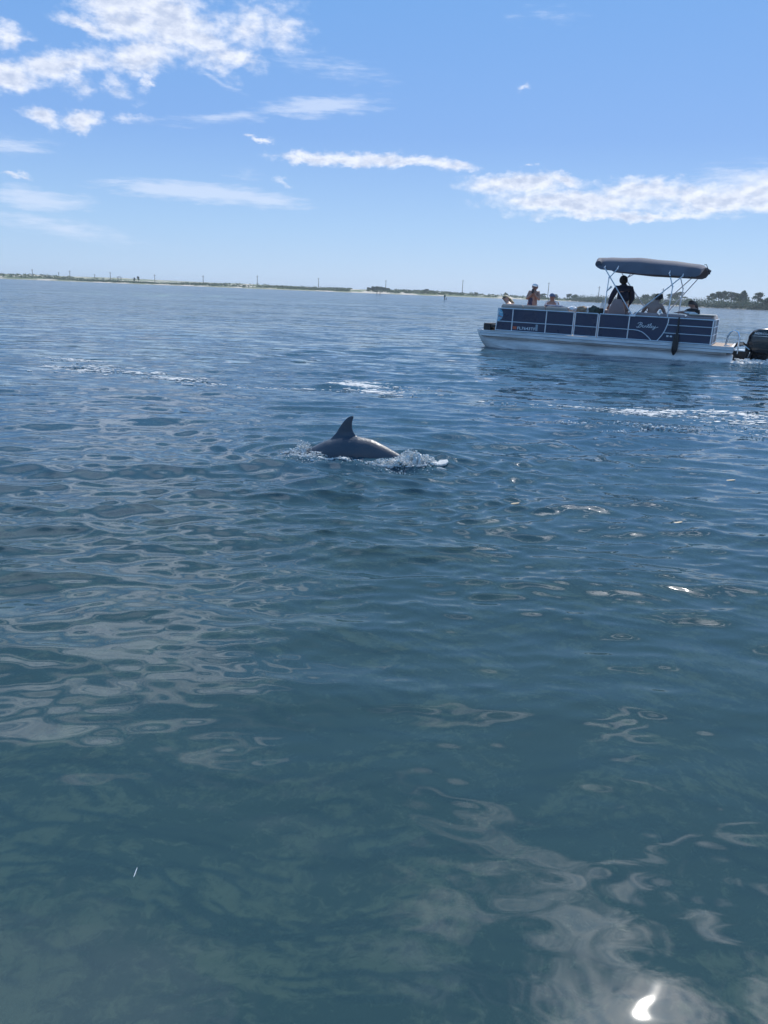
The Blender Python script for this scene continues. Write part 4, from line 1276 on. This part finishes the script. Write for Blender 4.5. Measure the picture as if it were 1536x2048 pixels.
# 5: bare backed man on the near bench, his back to us
e, hc, f, up, sd_ = person((5.28, 0.45, 0.5), 'shirtless man in a dark cap on the near bench, back to the camera', (5.33, 0.50, 1.80), (0.55, 0.8, -0.05), (5.28, 0.47, 1.65), (5.02, 0.42, 1.55), (5.45, 0.50, 1.56), (5.16, 0.46, 1.08), ((4.90, 0.52, 1.32), (5.02, 0.72, 1.22)), ((5.56, 0.56, 1.36), (5.60, 0.36, 1.30)), ((5.12, 0.92, 1.06), (5.12, 0.94, 0.58)), ((5.36, 0.92, 1.06), (5.36, 0.94, 0.58)), mat('pink tanned back', (0.36, 0.235, 0.20), 0.5, var=0.08), 1.08)
cap = shell('cap', hc + up * 0.008, f, up, sd_, blackcl, e, (0.122, 0.120, 0.125), 0.12, 0.002, 0.6)
brim(hc, f, up, sd_, blackcl, cap, 0.03)
skinned('shorts', [[(5.18, 0.46, 1.06, 0.152), (5.14, 0.66, 1.06, 0.105), (5.12, 0.82, 1.06, 0.09)], [(5.18, 0.46, 1.06, 0.152), (5.30, 0.66, 1.06, 0.105), (5.36, 0.82, 1.06, 0.09)]], shortm, e)
cu_ = thing('cup', (5.48, 0.34, 1.345), BOAT, label='white cup beside the arm of the shirtless man', cat='cup')
part('cup_body', MB().loft([[(5.48 + r_ * math.cos(2 * math.pi * k / 12), 0.12 + r_ * math.sin(2 * math.pi * k / 12), z) for k in range(12)] for z, r_ in ((1.345, 0.028), (1.43, 0.036))]), whitecl, cu_)
part('cup_lid', MB().loft([[(5.48 + r_ * math.cos(2 * math.pi * k / 12), 0.12 + r_ * math.sin(2 * math.pi * k / 12), z) for k in range(12)] for z, r_ in ((1.431, 0.039), (1.443, 0.034))]), whitecl, cu_)

# 6: person in black leaning on the stern cushions
e, hc, f, up, sd_ = person((6.32, 0.75, 0.5), 'dark haired person in a black top leaning forward on the stern cushions', (6.29, 0.70, 1.66), (-0.8, -0.5, -0.25), (6.34, 0.74, 1.54), (6.26, 0.56, 1.47), (6.44, 0.86, 1.47), (6.45, 0.72, 1.12), ((6.16, 0.36, 1.42), (5.98, 0.22, 1.40)), ((6.40, 0.62, 1.38), (6.20, 0.34, 1.40)), ((6.05, 0.62, 1.08), (6.05, 0.60, 0.58)), ((6.10, 0.86, 1.08), (6.10, 0.86, 0.58)), skin_m, 0.95)
shell('hair', hc, f, up, sd_, hair_d, e, (0.112, 0.112, 0.118), 0.30, 0.010, 1.0)
tailhair([hc - f * 0.05 + up * 0.02, hc - f * 0.10 - up * 0.06, hc - f * 0.10 - up * 0.17, hc - f * 0.09 - up * 0.26], [0.07, 0.07, 0.055, 0.02], hair_d, e)
skinned('top', [[(6.45, 0.72, 1.14, 0.150), (6.40, 0.72, 1.30, 0.138), (6.36, 0.72, 1.42, 0.145), (6.35, 0.73, 1.47, 0.120)], [(6.35, 0.73, 1.47, 0.120), (6.27, 0.57, 1.46, 0.078), (6.21, 0.46, 1.44, 0.062), (6.16, 0.37, 1.42, 0.05)], [(6.35, 0.73, 1.47, 0.120), (6.44, 0.85, 1.46, 0.078), (6.42, 0.74, 1.42, 0.062)]], blackcl, e, 2)

# things lying along the rail
def blob_thing(name, c, r, m, label, cat, seed, pname='fold'):
    rg = random.Random(seed)
    ph_ = [rg.uniform(0, 6) for _ in range(6)]
    fn = lambda x, y, z: 1 + 0.14 * math.sin(x * 5 + ph_[0]) * math.sin(z * 6 + ph_[1]) + 0.10 * math.sin(y * 7 + x * 3 + ph_[2]) + 0.06 * math.sin(x * 13 + ph_[3])
    return part(name, MB().ball(c, r, 26, 16, fn), m, None, frame=BOAT, loc=c, label=label, cat=cat)


blob_thing('towel', (2.78, 0.32, 1.33), (0.17, 0.14, 0.085), whitecl, 'white towel heaped on the bow cushion left of the tan bag', 'towel', 3)
blob_thing('tote_bag', (3.08, 0.35, 1.30), (0.19, 0.15, 0.13), mat('tan canvas', (0.30, 0.21, 0.14), 0.9), 'tan bag bulging over the gate rail, left of the dark green bag', 'bag', 5)
blob_thing('towel', (3.28, 0.42, 1.32), (0.13, 0.12, 0.11), whitecl, 'white towel squeezed between the tan bag and the dark green bag', 'towel', 8)
blob_thing('duffel_bag', (3.46, 0.40, 1.31), (0.19, 0.16, 0.14), mat('dark green nylon', (0.035, 0.055, 0.045), 0.7), 'dark green bag left of the captain above the gate', 'bag', 9)
blob_thing('camera_bag', (3.68, 0.45, 1.28), (0.10, 0.10, 0.12), blackcl, 'small black bag with a white tag beside the dark green bag', 'bag', 12)
blob_thing('towel', (6.32, 0.30, 1.395), (0.20, 0.16, 0.045), whitecl, 'white towel spread under the arms of the person in the black top', 'towel', 14)
bo = thing('water_bottle', (6.56, 0.3, 1.385), BOAT, label='small dark bottle standing on the stern cushion beside the person in black', cat='bottle')
part('bottle_body', MB().tube([(6.56, 0.3, 1.385), (6.56, 0.3, 1.46), (6.56, 0.3, 1.48)], [0.028, 0.028, 0.014], 10), blackm, bo)
part('bottle_cap', MB().tube([(6.56, 0.3, 1.48), (6.56, 0.3, 1.505)], 0.016, 8), blackm, bo)
for (xx, yy, hx_, hz_, m_, lab_, nm_) in ((2.2, 0.33, 0.3, 0.035, bluecl, 'flat blue towel on the bow cushion beyond the passenger in the blue cap', 'towel'),):
    blob_thing(nm_, (xx, yy, 1.39), (hx_, 0.12, hz_), m_, lab_, 'towel', 20)

# ------------------------------------------------------------------ the dolphin
DOL = Matrix.Translation((-0.712, 7.60, 0.024)) @ Matrix.Rotation(R(-4.29), 4, 'Z') @ Matrix.Diagonal((1.0, 1.0, 1.07, 1.0))
# centre line (s, z), half width, half height from snout (left, under water) to tail stock
DP = [(-0.62, -0.44, 0.012, 0.010), (-0.56, -0.40, 0.028, 0.022), (-0.50, -0.37, 0.034, 0.028), (-0.46, -0.335, 0.062, 0.060), (-0.38, -0.275, 0.098, 0.095), (-0.26, -0.205, 0.128, 0.128), (-0.12, -0.135, 0.148, 0.150), (0.02, -0.078, 0.158, 0.165), (0.14, -0.030, 0.163, 0.178), (0.28, 0.002, 0.163, 0.185), (0.40, 0.008, 0.158, 0.185), (0.52, -0.008, 0.145, 0.180), (0.64, -0.045, 0.128, 0.165), (0.78, -0.098, 0.105, 0.150), (0.90, -0.155, 0.080, 0.130), (1.02, -0.215, 0.058, 0.105), (1.15, -0.285, 0.038, 0.075), (1.26, -0.345, 0.026, 0.05), (1.34, -0.39, 0.02, 0.028)]
dm = MB()
rings = []
n = 28
for i, (s, z, hw, hh) in enumerate(DP):
    a0 = DP[max(0, i - 1)]
    a1 = DP[min(len(DP) - 1, i + 1)]
    tx, tz = a1[0] - a0[0], a1[1] - a0[1]
    L = math.hypot(tx, tz)
    tx, tz = tx / L, tz / L
    ring = []
    for k in range(n):
        a = 2 * math.pi * k / n
        cy = math.cos(a) * hw
        cz = math.sin(a) * hh
        if cz > 0:
            cy *= 1 - 0.10 * (cz / hh) ** 2
        ring.append((s - tz * cz, 0.14 + cy, z + tx * cz))
    rings.append(ring)
dm.loft(rings)


def fin(outline, thick, origin=None):
    """outline of (leading point, trailing point) pairs in 3-D from root to tip, lens-shaped section"""
    rr = []
    for (a, b, t) in outline:
        a, b = Vector(a), Vector(b)
        ring = []
        m_ = 14
        for k in range(m_):
            u = k / m_
            ang = 2 * math.pi * u
            c = 0.5 - 0.5 * math.cos(ang)
            off = math.sin(ang) * (1 - 0.45 * c)
            ring.append(a.lerp(b, c) + thick * off * t)
        rr.append(ring)
    return rr


Y = Vector((0, 1, 0))
lead = [(0.045, 0.085), (0.130, 0.160), (0.178, 0.212), (0.208, 0.262), (0.240, 0.310), (0.270, 0.347), (0.300, 0.372), (0.325, 0.384), (0.348, 0.389)]
trail = [(0.470, 0.115), (0.396, 0.196), (0.366, 0.236), (0.355, 0.270), (0.352, 0.300), (0.356, 0.330), (0.362, 0.352), (0.368, 0.370), (0.372, 0.382)]
dm.loft(fin([((a[0], 0.14, a[1]), (b[0], 0.14, b[1]), t) for (a, b, t) in zip(lead, trail, (0.090, 0.040, 0.022, 0.017, 0.014, 0.012, 0.010, 0.008, 0.004))], Y))
for sg in (-1, 1):  # flippers and flukes
    y0 = 0.14
    dm.loft(fin([((-0.20, y0 + sg * 0.10, -0.28), (-0.06, y0 + sg * 0.10, -0.26), 0.02), ((-0.12, y0 + sg * 0.20, -0.36), (0.0, y0 + sg * 0.19, -0.34), 0.014), ((0.02, y0 + sg * 0.28, -0.43), (0.06, y0 + sg * 0.27, -0.42), 0.006)], Vector((0, 0, 1))))
    dm.loft(fin([((1.24, y0, -0.34), (1.40, y0, -0.42), 0.02), ((1.34, y0 + sg * 0.12, -0.39), (1.44, y0 + sg * 0.12, -0.44), 0.012), ((1.46, y0 + sg * 0.25, -0.46), (1.48, y0 + sg * 0.25, -0.47), 0.004)], Vector((0, 0, 1))))
dme = dm.mesh('tmp', None, False)
tmp = bpy.data.objects.new('tmp', dme)
COL.objects.link(tmp)
rm = tmp.modifiers.new('r', 'REMESH')
rm.mode = 'VOXEL'
rm.voxel_size = 0.0075
smo = tmp.modifiers.new('s', 'SMOOTH')
smo.factor = 0.5
smo.iterations = 14
dg = bpy.context.evaluated_depsgraph_get()
dg.update()
dol_me = bpy.data.meshes.new_from_object(tmp.evaluated_get(dg))
bpy.data.objects.remove(tmp)
dol_me.name = 'dolphin'
dol_me.polygons.foreach_set('use_smooth', [True] * len(dol_me.polygons))
dmat = bpy.data.materials.new('wet dark grey dolphin skin')
dmat.use_nodes = True
t = NT(dmat.node_tree)
b = t.n['Principled BSDF']
oc = t.new('ShaderNodeTexCoord').outputs['Object']
oz = t.sep(oc)[2]
nn1 = t.noise(t.mapping(oc, scale=(1, 1, 2.5)), 3.5, 5, 0.6)
nn2 = t.noise(t.mapping(oc, scale=(3, 3, 1)), 20, 4, 0.6)
skinc = t.mix(t.mapr(nn1, 0.35, 0.65), (0.032, 0.052, 0.080), (0.056, 0.066, 0.086))
scar = t.noise(t.mapping(oc, (3, 1, 2), (0, R(32), 0), (1.6, 6, 26)), 3.0, 2, 0.5)
skinc = t.mix(t.mapr(scar, 0.66, 0.74, 0.0, 0.45), skinc, (0.12, 0.125, 0.14))
belly = t.mapr(oz, -0.25, -0.12, 1.0, 0.0)
t.put(b.inputs['Base Color'], t.mix(belly, skinc, (0.30, 0.28, 0.28)))
t.put(b.inputs['Roughness'], t.mapr(nn2, 0.3, 0.7, 0.30, 0.50))
bn = t.new('ShaderNodeBump')
bn.inputs['Strength'].default_value = 0.3
bn.inputs['Distance'].default_value = 0.01
t.put(bn.inputs['Height'], nn2)
t.l.new(bn.outputs[0], b.inputs['Normal'])
dol_me.materials.clear()
dol_me.materials.append(dmat)
dol = bpy.data.objects.new('dolphin', dol_me)
COL.objects.link(dol)
dol.matrix_world = DOL
props(dol, label='dark grey dolphin arching out of the water with its curved dorsal fin up', cat='dolphin')

# ------------------------------------------------------------------ foam, splashes and floating bits
foamm = mat('white sea foam', (0.80, 0.80, 0.78), 0.7, var=0.08, vscale=20, trans=0.25)
dropm = bpy.data.materials.new('water droplets')
dropm.use_nodes = True
t = NT(dropm.node_tree)
b = t.n['Principled BSDF']
b.inputs['Base Color'].default_value = (0.75, 0.82, 0.84, 1)
b.inputs['Roughness'].default_value = 0.12
b.inputs['IOR'].default_value = 1.333
b.inputs['Transmission Weight'].default_value = 0.25


def flakes(mb, cx, cy, lx, ly, n, size, rg, rot=0.0, dense=1.0, thick=0.004):
    """irregular thin foam rafts lying on the waves"""
    c, s = math.cos(rot), math.sin(rot)
    X, Y_, S = [], [], []
    for _ in range(n):
        u = max(-1.5, min(1.5, rg.normal(0, 0.5)))
        v = max(-1.5, min(1.5, rg.normal(0, 0.5)))
        X.append(cx + c * u * lx - s * v * ly)
        Y_.append(cy + s * u * lx + c * v * ly)
        S.append(size * rg.lognormal(-0.15, 0.55))
    for x, y, sz in zip(X, Y_, S):
        m_ = 8
        ph_ = rg.uniform(0, 6.28)
        asp = rg.uniform(0.3, 0.7)
        ring = []
        for k in range(m_):
            a = 2 * math.pi * k / m_
            rr_ = sz * (0.75 + 0.35 * math.sin(2 * a + ph_) * rg.uniform(0.4, 1) + 0.15 * math.sin(5 * a + ph_))
            ring.append((x + rr_ * 1.6 * math.cos(a), y + rr_ * asp * 1.4 * math.sin(a)))
        hs, _, _ = waves(np.array([x] + [q[0] for q in ring]), np.array([y] + [q[1] for q in ring]), max(0.02, 0.0013 * y * y))
        vs = [(x, y, hs[0] + thick * 2)] + [(q[0], q[1], h_ + thick) for q, h_ in zip(ring, hs[1:])]
        vs += [(q[0], q[1], h_ - 0.01) for q, h_ in zip(ring, hs[1:])]
        fs = []
        for k in range(m_):
            k2 = (k + 1) % m_
            fs.append((0, 1 + k, 1 + k2))
            fs.append((1 + k, 1 + m_ + k, 1 + m_ + k2, 1 + k2))
        mb.add(vs, fs)


ico_v = []
ph5 = (1 + 5 ** 0.5) / 2
for a in (-1, 1):
    for b_ in (-ph5, ph5):
        ico_v += [(0, a, b_), (a, b_, 0), (b_, 0, a)]
ico_v = [Vector(q).normalized() for q in ico_v]
ico_f = []
for i in range(12):
    for j in range(i + 1, 12):
        for k in range(j + 1, 12):
            if abs((ico_v[i] - ico_v[j]).length - 1.0515) < 0.02 and abs((ico_v[j] - ico_v[k]).length - 1.0515) < 0.02 and abs((ico_v[i] - ico_v[k]).length - 1.0515) < 0.02:
                nrm_ = (ico_v[j] - ico_v[i]).cross(ico_v[k] - ico_v[i])
                ico_f.append((i, j, k) if nrm_.dot(ico_v[i]) > 0 else (i, k, j))


def drop(mb, x, y, z, r, rg, st=1.0):
    o_ = Vector((x, y, z))
    mb.add([o_ + Vector((q.x * r * st, q.y * r, q.z * r * rg.uniform(0.6, 1.1))) for q in ico_v], ico_f)


def splash(mb_d, mb_f, cx, cy, lx, ly, hz, n, rg, rs=0.006):
    for _ in range(n):
        u, v = rg.normal(0, 0.42), rg.normal(0, 0.42)
        x, y = cx + u * lx, cy + v * ly
        z0 = height(x, y)
        k = max(0.0, 1 - u * u - v * v)
        z = z0 + hz * k * rg.random() ** 1.5
        (drop)(mb_d if rg.random() < 0.5 else mb_f, x, y, z, rs * rg.lognormal(-0.2, 0.5), rg, rg.uniform(0.8, 1.8))


rgf = np.random.default_rng(99)
fm1, fm2, fm3 = MB(), MB(), MB()
# long broken foam line on the left
for (cx, cy, lx, ly, n, s, rot) in [(-6.7, 16.6, 0.9, 0.15, 70, 0.030, -0.25), (-5.5, 14.8, 1.1, 0.6, 130, 0.030, 0.02), (-6.2, 15.4, 0.6, 0.4, 50, 0.026, 0), (-4.6, 14.7, 0.4, 0.3, 40, 0.03, 0), (-3.86, 13.96, 0.5, 0.30, 120, 0.028, 0), (-3.2, 13.5, 0.8, 0.10, 18, 0.03, -0.2), (-2.6, 13.1, 0.9, 0.08, 26, 0.03, -0.1), (-1.5, 13.25, 0.9, 0.08, 26, 0.03, 0.1)]:
    flakes(fm1, cx, cy, lx, ly, n, s, rgf, rot)
part('sea_foam', fm1, foamm, kind='stuff', label='broken line of white foam on the water left of and behind the dolphin', cat='foam')
for (cx, cy, lx, ly, n, s, rot) in [(-0.50, 14.1, 0.46, 0.45, 330, 0.026, 0), (-0.1, 13.2, 0.5, 0.36, 130, 0.024, 0), (-0.3, 13.7, 0.9, 0.7, 60, 0.016, 0), (0.4, 14.1, 0.4, 0.10, 14, 0.03, 0), (1.68, 12.42, 0.32, 0.05, 14, 0.03, -0.1), (0.9, 13.1, 0.4, 0.1, 9, 0.02, 0)]:
    flakes(fm2, cx, cy, lx, ly, n, s, rgf, rot)
part('sea_foam', fm2, foamm, kind='stuff', label='bright white foam patch on the water above the dolphin fin', cat='foam')
for (cx, cy, lx, ly, n, s, rot) in [(3.85, 12.0, 0.45, 0.42, 170, 0.021, -0.05), (4.45, 11.8, 0.7, 0.4, 80, 0.019, 0.05), (4.2, 11.9, 1.3, 0.6, 120, 0.013, 0), (2.7, 12.3, 0.9, 0.05, 22, 0.02, 0), (4.8, 12.35, 0.75, 0.18, 130, 0.024, 0.1), (5.5, 12.2, 0.5, 0.3, 60, 0.022, 0), (5.3, 11.4, 0.4, 0.3, 50, 0.022, 0), (4.6, 11.2, 0.12, 0.08, 14, 0.02, 0), (5.6, 11.9, 0.3, 0.4, 50, 0.022, 0), (5.2, 10.4, 0.5, 0.4, 40, 0.014, 0), (3.2, 12.2, 0.5, 0.05, 14, 0.022, 0)]:
    flakes(fm3, cx, cy, lx, ly, n, s, rgf, rot)
part('sea_foam', fm3, foamm, kind='stuff', label='white foam streak on the water below the pontoon boat', cat='foam')

# splash round the dolphin
sd1, sf1 = MB(), MB()
for (cx, cy, lx, ly, hz, n, rs) in [(-0.83, 7.72, 0.13, 0.11, 0.13, 650, 0.0048), (-0.91, 7.62, 0.12, 0.13, 0.06, 420, 0.0044), (-0.72, 7.56, 0.14, 0.06, 0.05, 260, 0.0044),
                                    (0.24, 7.52, 0.16, 0.11, 0.13, 900, 0.0048), (0.08, 7.38, 0.30, 0.07, 0.07, 700, 0.0044), (0.40, 7.49, 0.13, 0.09, 0.07, 380, 0.0044),
                                    (-0.45, 7.46, 0.36, 0.025, 0.02, 260, 0.0038), (0.1, 7.25, 0.4, 0.12, 0.01, 120, 0.0035), (-0.85, 7.4, 0.3, 0.12, 0.01, 80, 0.0035)]:
    splash(sd1, sf1, cx, cy, lx, ly, hz, n, rgf, rs)
# low torn sheets of white water under the spray
for (cx, cy, lx, ly, n, sz) in [(-0.87, 7.66, 0.15, 0.10, 50, 0.018), (0.24, 7.48, 0.20, 0.10, 80, 0.018), (0.0, 7.36, 0.28, 0.035, 34, 0.013), (-0.55, 7.455, 0.26, 0.02, 20, 0.010), (0.50, 7.5, 0.12, 0.05, 10, 0.012)]:
    flakes(sf1, cx, cy, lx, ly, n, sz, rgf, thick=0.006)
for (cx, cy, lx, hz_, n) in [(-0.88, 7.68, 0.11, 0.075, 9), (0.27, 7.50, 0.15, 0.095, 12)]:
    for _ in range(n):
        x, y = cx + rgf.normal(0, 0.5) * lx, cy + rgf.normal(0, 0.04)
        ph_ = rgf.uniform(0, 6.28)
        rr_ = 0.016 * rgf.lognormal(0, 0.3)
        k_ = max(0.15, 1 - ((x - cx) / lx / 1.3) ** 2)
        sd1.ball((x, y, height(x, y) + hz_ * 0.35 * k_), (rr_ * 1.2, rr_, hz_ * 0.5 * k_), 10, 8, lambda a_, b_, c_: 1 + 0.3 * math.sin(a_ * 7 + ph_) * math.sin(c_ * 8 + ph_) + 0.15 * math.sin(b_ * 15 + a_ * 11))
part('splash', sd1, dropm, kind='stuff', label='clear spray and droplets round the dolphin', cat='splash')
part('splash', sf1, foamm, kind='stuff', label='white froth where the dolphin breaks the surface', cat='splash')
# swirls right of the dolphin, and the motor's wash
sd2, sf2 = MB(), MB()
for (cx, cy, lx, ly, hz, n) in [(2.62, 10.75, 0.35, 0.15, 0.025, 90), (3.75, 10.35, 0.75, 0.12, 0.03, 150), (3.4, 10.8, 0.4, 0.1, 0.03, 50), (5.1, 10.0, 0.5, 0.25, 0.03, 70), (4.6, 10.6, 0.9, 0.3, 0.02, 50), (3.0, 10.0, 0.5, 0.2, 0.02, 30)]:
    splash(sd2, sf2, cx, cy, lx, ly, hz, n, rgf, 0.0085)
part('ripple_sparkle', sf2, foamm, kind='stuff', label='small white bubbles on the swirls right of the dolphin', cat='foam')
part('ripple_spray', sd2, dropm, kind='stuff', label='clear droplets on the swirls right of the dolphin', cat='splash')
wk = MB()
for (cx, cy, lx, ly, n, s) in [(10.35, 23.05, 0.6, 0.25, 150, 0.055), (11.2, 23.2, 1.1, 0.35, 200, 0.06), (12.5, 23.3, 1.2, 0.5, 160, 0.06), (9.0, 23.6, 0.6, 0.05, 10, 0.03)]:
    flakes(wk, cx, cy, lx, ly, n, s, rgf, thick=0.03)
for _ in range(500):
    x, y = 10.2 + abs(rgf.normal(0, 1.2)), 23.1 + rgf.normal(0, 0.2)
    drop(wk, x, y, 0.03 + 0.10 * rgf.random(), 0.018 * rgf.lognormal(-0.2, 0.4), rgf, 1.5)
part('propeller_wash', wk, foamm, kind='stuff', label='churned white wash behind the outboard motor', cat='wash')

# small flat pale flecks adrift
fleckm = mat('pale drifting fleck', (0.55, 0.42, 0.26), 0.5, var=0.2)
for (x, y, ln, ang, lab) in [(2.29, 5.76, 0.036, 0.1, 'pale orange fleck floating far right of the dolphin and nearer the camera'), (1.08, 6.16, 0.042, 0.05, 'pale brown fleck floating just right of and below the dolphin'), (3.39, 7.39, 0.045, -0.1, 'pale fleck floating near the right edge level with the dolphin'), (-0.68, 1.85, 0.017, 1.5, 'thin white straw floating close by at lower left')]:
    c, s = math.cos(ang), math.sin(ang)
    wdt = 0.35 if ln > 0.035 else 0.045
    z = height(x, y) + 0.004
    vs = []
    for k in range(8):
        a = 2 * math.pi * k / 8
        u, v = ln * math.cos(a), ln * wdt * math.sin(a)
        vs.append((c * u - s * v, s * u + c * v, 0.006 * math.cos(a)))
    vs += [(q[0], q[1], q[2] - 0.003) for q in vs]
    fs = [tuple(range(8)), tuple(range(8, 16))[::-1]] + [(k, 8 + k, 8 + (k + 1) % 8, (k + 1) % 8) for k in range(8)]
    part('floating_fleck', MB().add(vs, fs), fleckm if ln > 0.035 else whitem, None, loc=(0, 0, 0), label=lab, cat='leaf').matrix_world = Matrix.Translation((x, y, z))
for o in bpy.data.objects:
    for k in ('_ox', '_oy', '_oz'):
        if k in o:
            del o[k]

# ------------------------------------------------------------------ the hazy summer air
hm = bpy.data.materials.new('pale summer haze')
hm.use_nodes = True
t = NT(hm.node_tree)
t.n.clear()
pv = t.new('ShaderNodeVolumePrincipled')
pv.inputs['Color'].default_value = (0.80, 0.90, 1.0, 1)
pv.inputs['Density'].default_value = 0.00029
pv.inputs['Anisotropy'].default_value = 0.25
ho = t.new('ShaderNodeOutputMaterial')
t.l.new(pv.outputs[0], ho.inputs['Volume'])
part('haze', MB().box(-4800, 4800, -4800, 4800, -7.0, 16.0), hm, smooth=False, kind='stuff')
